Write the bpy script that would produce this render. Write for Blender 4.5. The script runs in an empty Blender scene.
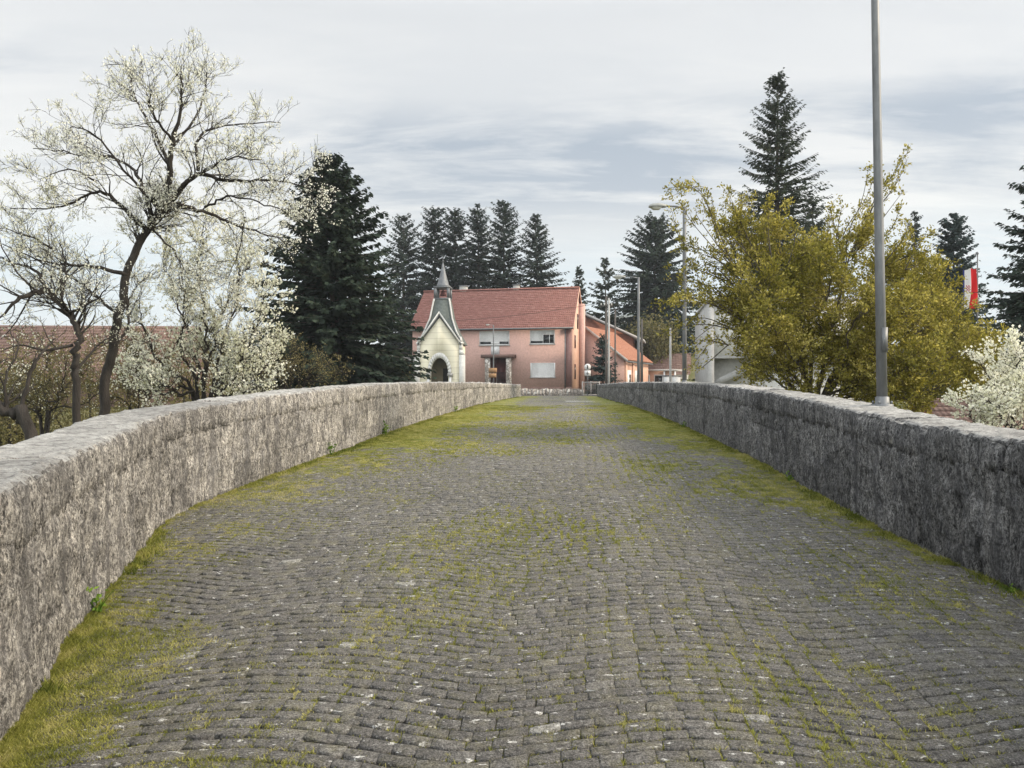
import bpy, math, random
import numpy as np
from mathutils import Vector

SC = bpy.context.scene
COL = SC.collection
F = 740.0            # focal length in pixels (26 mm on a 36 mm frame, 1024 px wide)
EYE = 1.48
RD = math.radians


def P(u, v, Y):
    """photo pixel at depth Y -> world point"""
    return ((u - 512) / F * Y, Y, EYE - (v - 384) / F * Y)


# ------------------------------------------------------------------ numpy noise
def _h(ix, iy, seed):
    s = np.sin(ix * 127.1 + iy * 311.7 + seed * 74.7) * 43758.5453
    return s - np.floor(s)


def vnoise(x, y, seed=0):
    x = np.asarray(x, float); y = np.asarray(y, float)
    ix = np.floor(x); iy = np.floor(y)
    fx = x - ix; fy = y - iy
    fx = fx * fx * (3 - 2 * fx); fy = fy * fy * (3 - 2 * fy)
    a = _h(ix, iy, seed); b = _h(ix + 1, iy, seed)
    c = _h(ix, iy + 1, seed); d = _h(ix + 1, iy + 1, seed)
    return (a * (1 - fx) + b * fx) * (1 - fy) + (c * (1 - fx) + d * fx) * fy


def fbm(x, y, octv=4, seed=0):
    t = 0; amp = 0.5; tot = 0
    for o in range(octv):
        t = t + amp * vnoise(np.asarray(x) * 2 ** o, np.asarray(y) * 2 ** o, seed + o * 13)
        tot += amp; amp *= 0.5
    return t / tot


def sstep(a, b, x):
    t = np.clip((np.asarray(x, float) - a) / (b - a), 0, 1)
    return t * t * (3 - 2 * t)


# ------------------------------------------------------------------ objects
def tag(o, label=None, cat=None, group=None, kind=None):
    if label: o['label'] = label
    if cat: o['category'] = cat
    if group: o['group'] = group
    if kind: o['kind'] = kind
    return o


def empty(name, loc, rz=0.0):
    o = bpy.data.objects.new(name, None)
    COL.objects.link(o)
    o.location = loc
    o.rotation_euler = (0, 0, rz)
    o.empty_display_size = 0.2
    return o


def mesh_np(name, V, polys, mat, parent=None, tint=None, vtint=None, smooth=False, loc=None):
    """polys: list of int arrays (n,k)"""
    V = np.ascontiguousarray(V, dtype=np.float32)
    me = bpy.data.meshes.new(name)
    me.vertices.add(len(V))
    me.vertices.foreach_set('co', V.ravel())
    polys = [np.asarray(p, dtype=np.int32) for p in polys if len(p)]
    idx = np.concatenate([p.ravel() for p in polys])
    cnt = np.concatenate([np.full(len(p), p.shape[1], np.int32) for p in polys])
    start = np.concatenate([[0], np.cumsum(cnt)[:-1]]).astype(np.int32)
    me.loops.add(len(idx))
    me.loops.foreach_set('vertex_index', idx)
    me.polygons.add(len(cnt))
    me.polygons.foreach_set('loop_start', start)
    if smooth:
        me.polygons.foreach_set('use_smooth', np.ones(len(cnt), bool))
    me.update(calc_edges=True)
    if tint is not None:
        a = me.attributes.new('tint', 'FLOAT', 'FACE')
        a.data.foreach_set('value', np.ascontiguousarray(tint, dtype=np.float32))
    if vtint is not None:
        a = me.attributes.new('tint', 'FLOAT', 'POINT')
        a.data.foreach_set('value', np.ascontiguousarray(vtint, dtype=np.float32))
    me.materials.append(mat)
    o = bpy.data.objects.new(name, me)
    COL.objects.link(o)
    if parent: o.parent = parent
    if loc is not None: o.location = loc
    return o


class Buf:
    """collects shapes, links them as ONE mesh object"""
    def __init__(s):
        s.V = []; s.P = {}; s.n = 0

    def add(s, V, faces):
        V = np.asarray(V, float).reshape(-1, 3)
        for f in faces:
            s.P.setdefault(len(f), []).append([i + s.n for i in f])
        s.V.append(V); s.n += len(V)
        return s

    def addq(s, V, Q):
        V = np.asarray(V, float).reshape(-1, 3)
        Q = np.asarray(Q, int) + s.n
        s.P.setdefault(Q.shape[1], []).extend(Q.tolist())
        s.V.append(V); s.n += len(V)
        return s

    def box(s, x0, x1, y0, y1, z0, z1):
        v = [(x0, y0, z0), (x1, y0, z0), (x1, y1, z0), (x0, y1, z0), (x0, y0, z1), (x1, y0, z1), (x1, y1, z1), (x0, y1, z1)]
        return s.add(v, [(0, 3, 2, 1), (4, 5, 6, 7), (0, 1, 5, 4), (1, 2, 6, 5), (2, 3, 7, 6), (3, 0, 4, 7)])

    def prism(s, poly, y0, y1):
        """polygon of (x,z) swept in y"""
        n = len(poly)
        v = [(x, y0, z) for x, z in poly] + [(x, y1, z) for x, z in poly]
        f = [tuple(range(n)), tuple(range(2 * n - 1, n - 1, -1))]
        f += [(i, i + n, (i + 1) % n + n, (i + 1) % n) for i in range(n)]
        return s.add(v, f)

    def prism_x(s, poly, x0, x1):
        """polygon of (y,z) swept in x"""
        n = len(poly)
        v = [(x0, y, z) for y, z in poly] + [(x1, y, z) for y, z in poly]
        f = [tuple(range(n)), tuple(range(2 * n - 1, n - 1, -1))]
        f += [(i, i + n, (i + 1) % n + n, (i + 1) % n) for i in range(n)]
        return s.add(v, f)

    def tube(s, pts, radii, ns=6, cap=True):
        V, Q = tube_arr(pts, radii, ns)
        n0 = s.n
        s.addq(V, Q)
        if cap:
            k = len(pts)
            s.P.setdefault(ns, []).append([n0 + i for i in range(ns)][::-1])
            s.P.setdefault(ns, []).append([n0 + (k - 1) * ns + i for i in range(ns)])
        return s

    def lathe(s, prof, ns=16, cx=0, cy=0):
        """prof: (r,z) list"""
        V = []
        for r, z in prof:
            for i in range(ns):
                a = 2 * math.pi * i / ns
                V.append((cx + r * math.cos(a), cy + r * math.sin(a), z))
        f = []
        for k in range(len(prof) - 1):
            for i in range(ns):
                f.append((k * ns + i, k * ns + (i + 1) % ns, (k + 1) * ns + (i + 1) % ns, (k + 1) * ns + i))
        f.append(tuple(range(ns))[::-1]); f.append(tuple((len(prof) - 1) * ns + i for i in range(ns)))
        return s.add(V, f)

    def build(s, name, mat, parent=None, smooth=False, **k):
        V = np.concatenate(s.V)
        return mesh_np(name, V, [np.array(p) for p in s.P.values()], mat, parent, smooth=smooth, **k)


def tube_arr(pts, radii, ns):
    pts = np.asarray(pts, float); n = len(pts)
    T = np.gradient(pts, axis=0)
    T /= np.linalg.norm(T, axis=1)[:, None] + 1e-9
    ref = np.array([0.0, 0.0, 1.0]) if abs(T[:, 2].mean()) < 0.8 else np.array([1.0, 0.0, 0.0])
    A = np.cross(T, ref); A /= np.linalg.norm(A, axis=1)[:, None] + 1e-9
    B = np.cross(T, A)
    a = np.arange(ns) * 2 * math.pi / ns
    r = np.asarray(radii, float).reshape(-1, 1, 1) * np.ones((n, 1, 1))
    V = pts[:, None, :] + r * (A[:, None, :] * np.cos(a)[None, :, None] + B[:, None, :] * np.sin(a)[None, :, None])
    i = np.arange(n - 1)[:, None] * ns; j = np.arange(ns)[None, :]
    Q = np.stack([i + j, i + (j + 1) % ns, i + ns + (j + 1) % ns, i + ns + j], -1).reshape(-1, 4)
    return V.reshape(-1, 3), Q


# ------------------------------------------------------------------ materials
class N:
    def __init__(s, name):
        s.m = bpy.data.materials.new(name); s.m.use_nodes = True
        s.t = s.m.node_tree; s.t.nodes.clear()
        s.out = s.n('ShaderNodeOutputMaterial')

    def n(s, typ, **k):
        x = s.t.nodes.new(typ)
        for a, b in k.items(): setattr(x, a, b)
        return x

    def l(s, a, b): s.t.links.new(a, b)

    def mix(s, fac, a, b, mode='MIX'):
        x = s.n('ShaderNodeMix', data_type='RGBA', blend_type=mode)
        for sock, val in ((x.inputs[0], fac), (x.inputs[6], a), (x.inputs[7], b)):
            if hasattr(val, 'is_output'): s.l(val, sock)
            elif isinstance(val, (int, float)): sock.default_value = val if sock.type == 'VALUE' else (val,) * 3 + (1,)
            else: sock.default_value = tuple(val) + ((1,) if len(val) == 3 else ())
        return x.outputs[2]

    def ramp(s, fac, stops, interp='LINEAR'):
        x = s.n('ShaderNodeValToRGB'); e = x.color_ramp.elements
        x.color_ramp.interpolation = interp
        while len(e) < len(stops): e.new(0.5)
        for el, (p, c) in zip(e, stops):
            el.position = p
            el.color = (c, c, c, 1) if isinstance(c, (int, float)) else tuple(c) + (1,)
        s.l(fac, x.inputs[0])
        return x.outputs[0]

    def coord(s, scale=(1, 1, 1), kind='Object'):
        c = s.n('ShaderNodeTexCoord'); m = s.n('ShaderNodeMapping')
        m.inputs['Scale'].default_value = scale
        s.l(c.outputs[kind], m.inputs[0])
        return m.outputs[0]

    def noise(s, vec, scale, detail=5, rough=0.55, dist=0.0):
        x = s.n('ShaderNodeTexNoise')
        x.inputs['Scale'].default_value = scale; x.inputs['Detail'].default_value = detail
        x.inputs['Roughness'].default_value = rough; x.inputs['Distortion'].default_value = dist
        s.l(vec, x.inputs['Vector'])
        return x.outputs[0]

    def voro(s, vec, scale, out=0, feature='F1'):
        x = s.n('ShaderNodeTexVoronoi', feature=feature)
        x.inputs['Scale'].default_value = scale
        s.l(vec, x.inputs['Vector'])
        return x.outputs[out]

    def attr(s, name='tint'):
        a = s.n('ShaderNodeAttribute', attribute_name=name)
        return a.outputs['Fac']

    def math(s, op, a, b=0.0):
        x = s.n('ShaderNodeMath', operation=op)
        for sock, v in zip(x.inputs, (a, b)):
            if hasattr(v, 'is_output'): s.l(v, sock)
            else: sock.default_value = v
        return x.outputs[0]

    def bump(s, h, strength=0.5, dist=0.01, normal=None):
        b = s.n('ShaderNodeBump')
        b.inputs['Strength'].default_value = strength; b.inputs['Distance'].default_value = dist
        s.l(h, b.inputs['Height'])
        if normal is not None: s.l(normal, b.inputs['Normal'])
        return b.outputs[0]

    def bsdf(s, col, rough=0.8, normal=None, metal=0.0, spec=0.3):
        b = s.n('ShaderNodeBsdfPrincipled')
        for key, v in (('Base Color', col), ('Roughness', rough), ('Metallic', metal), ('Specular IOR Level', spec)):
            if hasattr(v, 'is_output'): s.l(v, b.inputs[key])
            elif key == 'Base Color': b.inputs[key].default_value = tuple(v) + (1,)
            else: b.inputs[key].default_value = v
        if normal is not None: s.l(normal, b.inputs['Normal'])
        s.l(b.outputs[0], s.out.inputs[0])
        return s.m


def m_rough(name, c1, c2, scale=6, stretch=(1, 1, 1), rough=0.85, bs=0.3, bd=0.01, metal=0.0, spec=0.3, fine=None):
    k = N(name)
    v = k.coord(stretch)
    n1 = k.noise(v, scale, 6, 0.6)
    col = k.mix(k.ramp(n1, [(0.32, 0.0), (0.68, 1.0)]), c1, c2)
    n2 = k.noise(v, scale * 7, 4, 0.6)
    col = k.mix(0.35, col, k.ramp(n2, [(0.3, 0.35), (0.7, 1.0)]), 'MULTIPLY')
    return k.bsdf(col, rough, k.bump(n2, bs, bd), metal, spec)


def m_leaf(name, c1, c2, trans=0.35, c3=None, tcol=None):
    k = N(name)
    t = k.attr('tint')
    stops = [(0.0, c1), (1.0, c2)] if c3 is None else [(0.0, c1), (0.6, c2), (1.0, c3)]
    col = k.ramp(t, stops)
    d = k.n('ShaderNodeBsdfDiffuse'); k.l(col, d.inputs[0])
    tr = k.n('ShaderNodeBsdfTranslucent')
    if tcol: k.l(k.mix(1.0, col, tcol, 'MULTIPLY'), tr.inputs[0])
    else: k.l(col, tr.inputs[0])
    ms = k.n('ShaderNodeMixShader'); ms.inputs[0].default_value = trans
    k.l(d.outputs[0], ms.inputs[1]); k.l(tr.outputs[0], ms.inputs[2])
    k.l(ms.outputs[0], k.out.inputs[0])
    return k.m


M = {}
# weathered limestone of the parapets: vertical weathering streaks, pale lichen, dark crusts
def m_parapet(name, dark=1.0, hue=(1, 1, 1)):
    k = N(name)
    v = k.coord((1, 1, 0.28))
    vt = k.coord()
    geo = k.n('ShaderNodeNewGeometry'); sp_ = k.n('ShaderNodeSeparateXYZ'); k.l(geo.outputs['True Normal'], sp_.inputs[0])
    up = k.ramp(sp_.outputs[2], [(0.55, 0.0), (0.85, 1.0)])
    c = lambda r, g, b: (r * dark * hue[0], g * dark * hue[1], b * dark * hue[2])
    big = k.noise(v, 1.7, 5, 0.6, 0.4)
    mid = k.noise(v, 10, 6, 0.68, 0.1)
    fine = k.noise(v, 44, 5, 0.75, 0.1)
    fine2 = k.noise(k.coord((1, 1, 0.6)), 62, 4, 0.75, 0.1)
    grain = k.noise(vt, 130, 3, 0.6)
    col = k.ramp(mid, [(0.38, c(0.31, 0.295, 0.28)), (0.5, c(0.53, 0.50, 0.455)), (0.62, c(0.70, 0.655, 0.59))])
    col = k.mix(k.ramp(big, [(0.38, 0.45), (0.50, 0.0)]), col, c(0.33, 0.315, 0.30), 'MIX')
    col = k.mix(k.ramp(fine, [(0.415, 0.8), (0.48, 0.0)]), col, c(0.13, 0.125, 0.12))
    col = k.mix(k.ramp(fine2, [(0.425, 0.85), (0.48, 0.0)]), col, c(0.12, 0.115, 0.11))
    col = k.mix(k.ramp(fine, [(0.53, 0.0), (0.62, 0.45)]), col, c(0.76, 0.735, 0.685))
    gr1 = k.noise(k.coord((1, 1, 0.5)), 90, 4, 0.8)
    col = k.mix(0.85, col, k.ramp(gr1, [(0.38, 0.30), (0.5, 0.98), (0.62, 1.65)]), 'MULTIPLY')
    tm = k.noise(k.coord((0.45, 1, 1)), 11, 6, 0.68, 0.5)
    tf = k.noise(k.coord((0.4, 1.3, 1)), 55, 5, 0.7, 0.3)
    top = k.ramp(tm, [(0.38, (0.30, 0.295, 0.285)), (0.5, (0.46, 0.455, 0.44)), (0.62, (0.60, 0.595, 0.57))])
    top = k.mix(k.ramp(tf, [(0.38, 0.75), (0.47, 0.0)]), top, (0.17, 0.168, 0.165))
    top = k.mix(k.ramp(tf, [(0.55, 0.0), (0.65, 0.55)]), top, (0.70, 0.70, 0.68))
    stain = k.noise(k.coord((1, 1, 0.07)), 5.5, 4, 0.6)
    col = k.mix(k.ramp(stain, [(0.38, 0.6), (0.47, 0.0)]), col, c(0.19, 0.182, 0.176))
    col = k.mix(up, col, top)
    lich = k.voro(vt, 3.1)
    col = k.mix(k.ramp(lich, [(0.03, 0.45), (0.08, 0.0)]), col, (0.74, 0.71, 0.63))
    t = k.attr('tint')
    col = k.mix(1.0, col, k.ramp(t, [(0.0, 0.34), (0.25, 0.74), (0.6, 0.98), (1.0, 1.24)]), 'MULTIPLY')
    h = k.math('ADD', k.math('MULTIPLY', fine, 1.2), k.math('ADD', k.math('MULTIPLY', mid, 0.8), k.math('ADD', k.math('MULTIPLY', gr1, 0.7), k.math('MULTIPLY', fine2, 0.8))))
    return k.bsdf(col, 0.92, k.bump(h, 1.0, 0.03), spec=0.15)


M['parapet'] = m_parapet('parapet_limestone', 0.86)
M['parapet_dark'] = m_parapet('dark_parapet_limestone', 0.45, (0.95, 1.0, 1.09))  # right wall: same stone, upright faces darker and slightly bluer


def m_cobble():
    k = N('cobble_granite')
    v = k.coord()
    t = k.attr('tint')
    col = k.ramp(t, [(0.0, (0.10, 0.096, 0.092)), (0.5, (0.150, 0.144, 0.135)), (0.86, (0.205, 0.197, 0.182)), (1.0, (0.42, 0.415, 0.39))])
    n = k.noise(v, 45, 5, 0.65)
    col = k.mix(0.7, col, k.ramp(n, [(0.36, 0.45), (0.64, 1.45)]), 'MULTIPLY')
    n2 = k.noise(v, 9, 4, 0.6)
    lim = k.noise(k.coord((0.6, 1.4, 1)), 24, 4, 0.6, 0.2)
    col = k.mix(k.ramp(lim, [(0.64, 0.0), (0.67, 0.85)]), col, (0.70, 0.70, 0.68))
    col = k.mix(k.ramp(n2, [(0.46, 0.0), (0.70, 0.42)]), col, (0.21, 0.195, 0.11))
    g = k.noise(v, 130, 4, 0.8)
    col = k.mix(0.9, col, k.ramp(g, [(0.38, 0.35), (0.5, 0.95), (0.62, 1.75)]), 'MULTIPLY')
    fl = k.noise(k.coord((0.5, 1.3, 1)), 85, 3, 0.7)
    col = k.mix(k.ramp(fl, [(0.62, 0.0), (0.67, 0.65)]), col, (0.52, 0.51, 0.47))
    h = k.math('ADD', n, k.math('MULTIPLY', g, 0.6))
    return k.bsdf(col, 0.78, k.bump(h, 0.9, 0.03), spec=0.2)


M['cobble'] = m_cobble()


def m_bed():
    k = N('joint_moss_soil')
    v = k.coord()
    t = k.attr('tint')
    n = k.noise(v, 30, 5, 0.65)
    soil = k.mix(n, (0.045, 0.04, 0.028), (0.17, 0.15, 0.09))
    moss = k.ramp(k.noise(v, 17, 6, 0.75), [(0.36, (0.09, 0.09, 0.035)), (0.5, (0.26, 0.25, 0.085)), (0.66, (0.46, 0.43, 0.19))])
    green = k.ramp(k.noise(v, 24, 6, 0.75), [(0.36, (0.055, 0.075, 0.02)), (0.52, (0.16, 0.19, 0.045)), (0.68, (0.33, 0.36, 0.11))])
    moss = k.mix(k.ramp(k.noise(v, 1.3, 4, 0.6), [(0.40, 0.0), (0.60, 0.85)]), moss, green)
    col = k.mix(t, soil, moss)
    g = k.noise(v, 170, 4, 0.75)
    return k.bsdf(col, 1.0, k.bump(g, 1.0, 0.02), spec=0.05)


M['bed'] = m_bed()
M['grass'] = m_leaf('grass_blade', (0.11, 0.135, 0.03), (0.33, 0.33, 0.08), 0.35, (0.56, 0.50, 0.23))
M['weed'] = m_leaf('weed_leaf', (0.10, 0.18, 0.03), (0.24, 0.36, 0.06), 0.35)
M['land'] = m_rough('meadow_soil', (0.085, 0.10, 0.03), (0.17, 0.15, 0.07), 0.35, bs=0.6, bd=0.15)
M['hill'] = m_rough('wooded_hill', (0.03, 0.045, 0.03), (0.07, 0.085, 0.055), 0.01, bs=0.3, bd=2.0)
M['asphalt'] = m_rough('street_asphalt', (0.09, 0.09, 0.09), (0.15, 0.147, 0.14), 2)
M['bark'] = m_rough('dark_bark', (0.018, 0.015, 0.013), (0.055, 0.047, 0.04), 9, (1, 1, 0.3), bs=0.8, bd=0.02)
M['bark_gold'] = m_rough('brown_bark', (0.05, 0.042, 0.03), (0.13, 0.11, 0.08), 9, (1, 1, 0.3), bs=0.8, bd=0.02)
M['bark_conifer'] = m_rough('conifer_bark', (0.045, 0.035, 0.028), (0.10, 0.08, 0.062), 5, (1, 1, 0.3), bs=0.8, bd=0.03)
M['blossom'] = m_leaf('white_blossom', (0.58, 0.59, 0.41), (0.83, 0.83, 0.72), 0.45, (0.90, 0.90, 0.83))
M['blossom2'] = m_leaf('cream_blossom', (0.52, 0.53, 0.32), (0.83, 0.83, 0.68), 0.45, (0.90, 0.89, 0.80))
M['bud'] = m_leaf('bronze_bud', (0.10, 0.085, 0.04), (0.20, 0.17, 0.08), 0.3)
M['gold'] = m_leaf('golden_leaf', (0.11, 0.115, 0.025), (0.28, 0.255, 0.06), 0.42, (0.60, 0.53, 0.19), (1.1, 1.05, 0.7))
M['spruce'] = m_leaf('spruce_needle', (0.027, 0.039, 0.033), (0.050, 0.066, 0.053), 0.2, (0.088, 0.103, 0.074))
M['spruce_dark'] = m_leaf('dark_spruce_needle', (0.025, 0.037, 0.029), (0.046, 0.062, 0.044), 0.2, (0.076, 0.094, 0.062))
M['fir'] = m_leaf('fir_needle', (0.036, 0.049, 0.037), (0.064, 0.08, 0.054), 0.2, (0.11, 0.118, 0.07))
M['blue_spruce'] = m_leaf('blue_spruce_needle', (0.035, 0.052, 0.048), (0.07, 0.098, 0.092), 0.15)
M['olive'] = m_leaf('olive_leaf', (0.10, 0.10, 0.04), (0.19, 0.17, 0.075), 0.3, (0.30, 0.26, 0.14))
M['steel'] = m_rough('galvanised_steel', (0.12, 0.126, 0.133), (0.21, 0.218, 0.224), 5, (1, 1, 0.25), 0.55, 0.15, 0.003, 0.35, 0.5)
M['lamp'] = m_rough('lamp_housing', (0.32, 0.33, 0.31), (0.42, 0.42, 0.40), 6, rough=0.5)
M['lens'] = m_rough('lamp_lens', (0.55, 0.55, 0.5), (0.65, 0.65, 0.6), 6, rough=0.3)
M['wood'] = m_rough('grey_pole_wood', (0.07, 0.062, 0.055), (0.14, 0.128, 0.115), 5, (1, 1, 0.15))
M['concrete'] = m_rough('concrete', (0.36, 0.355, 0.34), (0.48, 0.475, 0.46), 2.5)
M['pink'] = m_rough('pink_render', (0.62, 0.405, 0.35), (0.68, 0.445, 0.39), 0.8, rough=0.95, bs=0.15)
M['peach'] = m_rough('sunlit_pink_render', (0.68, 0.42, 0.32), (0.74, 0.47, 0.36), 0.9, rough=0.95, bs=0.15)  # pink render with the sunlight put into its colour
M['brickwall'] = m_rough('bare_brick', (0.26, 0.11, 0.075), (0.36, 0.16, 0.11), 3, rough=0.95)
M['white'] = m_rough('white_paint', (0.72, 0.72, 0.71), (0.80, 0.80, 0.79), 2, rough=0.6, bs=0.1)
def m_cream():
    k = N('cream_coursed_render')
    v = k.coord()
    col = k.mix(k.noise(v, 1.4, 5), (0.74, 0.69, 0.53), (0.82, 0.77, 0.61))
    sp_ = k.n('ShaderNodeSeparateXYZ'); k.l(v, sp_.inputs[0])
    ln_ = k.math('LESS_THAN', k.math('FRACT', k.math('DIVIDE', sp_.outputs[2], 0.46)), 0.09)
    col = k.mix(k.math('MULTIPLY', ln_, 0.45), col, (0.42, 0.37, 0.26))
    return k.bsdf(col, 0.95, spec=0.1)


M['cream'] = m_cream()
M['offwhite'] = m_rough('off_white_render', (0.66, 0.65, 0.61), (0.76, 0.75, 0.71), 1.0, rough=0.95, bs=0.15)
M['slate'] = m_rough('green_grey_slate', (0.10, 0.115, 0.105), (0.16, 0.18, 0.165), 5, rough=0.6)
M['lead'] = m_rough('grey_sheet_metal', (0.13, 0.14, 0.15), (0.22, 0.23, 0.24), 4, rough=0.5, metal=0.3)
M['dark'] = m_rough('dark_interior', (0.025, 0.024, 0.023), (0.045, 0.042, 0.04), 3)
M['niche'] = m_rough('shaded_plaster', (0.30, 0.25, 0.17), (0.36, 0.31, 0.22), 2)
M['glass'] = m_rough('window_glass', (0.012, 0.014, 0.016), (0.022, 0.025, 0.028), 1.5, rough=0.08, bs=0.0, spec=0.6)
M['maroon'] = m_rough('maroon_wood', (0.07, 0.025, 0.025), (0.11, 0.04, 0.038), 3, (6, 1, 1))
M['plinth'] = m_rough('plinth_render', (0.13, 0.085, 0.075), (0.19, 0.125, 0.11), 2)
M['board'] = m_rough('brown_sign_board', (0.34, 0.20, 0.10), (0.42, 0.26, 0.14), 3)
M['black'] = m_rough('black_paint', (0.02, 0.02, 0.02), (0.03, 0.03, 0.03), 3)
M['fascia'] = m_rough('grey_fascia', (0.42, 0.40, 0.39), (0.52, 0.50, 0.48), 3)


def m_tile(name, c1, c2, c3):
    k = N(name)
    v = k.coord()
    b = k.n('ShaderNodeTexNoise'); b.inputs['Scale'].default_value = 2.2; b.inputs['Detail'].default_value = 4
    k.l(k.coord((1, 3, 3)), b.inputs['Vector'])
    col = k.ramp(b.outputs[0], [(0.3, c1), (0.55, c2), (0.75, c3)])
    n = k.noise(v, 9, 3)
    col = k.mix(0.5, col, k.ramp(n, [(0.3, 0.6), (0.7, 1.15)]), 'MULTIPLY')
    w = k.n('ShaderNodeTexWave', wave_type='BANDS', bands_direction='X'); w.inputs['Scale'].default_value = 1.6
    k.l(v, w.inputs['Vector'])
    return k.bsdf(col, 0.8, k.bump(w.outputs[0], 0.6, 0.04), spec=0.25)


M['tile'] = m_tile('red_clay_tile', (0.22, 0.105, 0.085), (0.30, 0.14, 0.118), (0.39, 0.225, 0.19))
M['tile_orange'] = m_tile('orange_clay_tile', (0.28, 0.12, 0.075), (0.38, 0.18, 0.12), (0.46, 0.25, 0.18))
M['tile_old'] = m_tile('weathered_clay_tile', (0.15, 0.095, 0.08), (0.21, 0.135, 0.11), (0.28, 0.20, 0.17))


def m_rubble():
    k = N('rubble_stone')
    v = k.coord()
    d = k.voro(v, 3.2, 0, 'DISTANCE_TO_EDGE')
    c = k.voro(v, 3.2, 1)
    s = k.n('ShaderNodeSeparateColor'); k.l(c, s.inputs[0])
    col = k.ramp(s.outputs[0], [(0.0, (0.24, 0.215, 0.19)), (0.6, (0.42, 0.38, 0.34)), (1.0, (0.58, 0.56, 0.52))])
    col = k.mix(k.ramp(d, [(0.02, 1.0), (0.08, 0.0)]), col, (0.17, 0.15, 0.13))
    return k.bsdf(col, 0.9, k.bump(k.ramp(d, [(0.0, 0.0), (0.12, 1.0)]), 0.8, 0.05))


M['rubble'] = m_rubble()

# ------------------------------------------------------------------ bridge lines
_ys = np.arange(-6, 90, 0.1)


def _smooth(xs, vs, w):
    a = np.interp(_ys, xs, vs)
    k = np.exp(-0.5 * (np.arange(-40, 41) * 0.1 / w) ** 2); k /= k.sum()
    return np.convolve(np.pad(a, 40, mode='edge'), k, 'valid')


_deck = EYE - _smooth([-2, 2.8, 4.1, 5, 6.1, 6.9, 8.1, 9.25, 10.1, 12.3, 14, 17.8, 23, 34, 49, 63, 80],
                      [1.52, 1.43, 1.405, 1.375, 1.31, 1.26, 1.195, 1.14, 1.10, 1.045, 1.0, .965, .94, .93, 1.0, 1.06, 1.10], 0.7)
_xl = _smooth([-3, 0, 2.8, 4.1, 6.9, 7.6, 9.25, 12, 23, 40, 63], [-1.5, -1.55, -2.13, -2.72, -3.66, -3.68, -3.55, -3.42, -3.5, -3.6, -3.35], 0.28)
_xr = _smooth([-3, 4.5, 5.2, 6.1, 9, 14, 24, 40, 63], [3.15, 3.08, 2.98, 2.83, 2.78, 2.76, 2.92, 3.0, 3.15], 0.4)
deck = lambda y: np.interp(y, _ys, _deck)
XL = lambda y: np.interp(y, _ys, _xl)
XR = lambda y: np.interp(y, _ys, _xr)
SH = 48 / F                       # the bridge runs slightly to the right of the view axis
Y_END = 63.0


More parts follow.
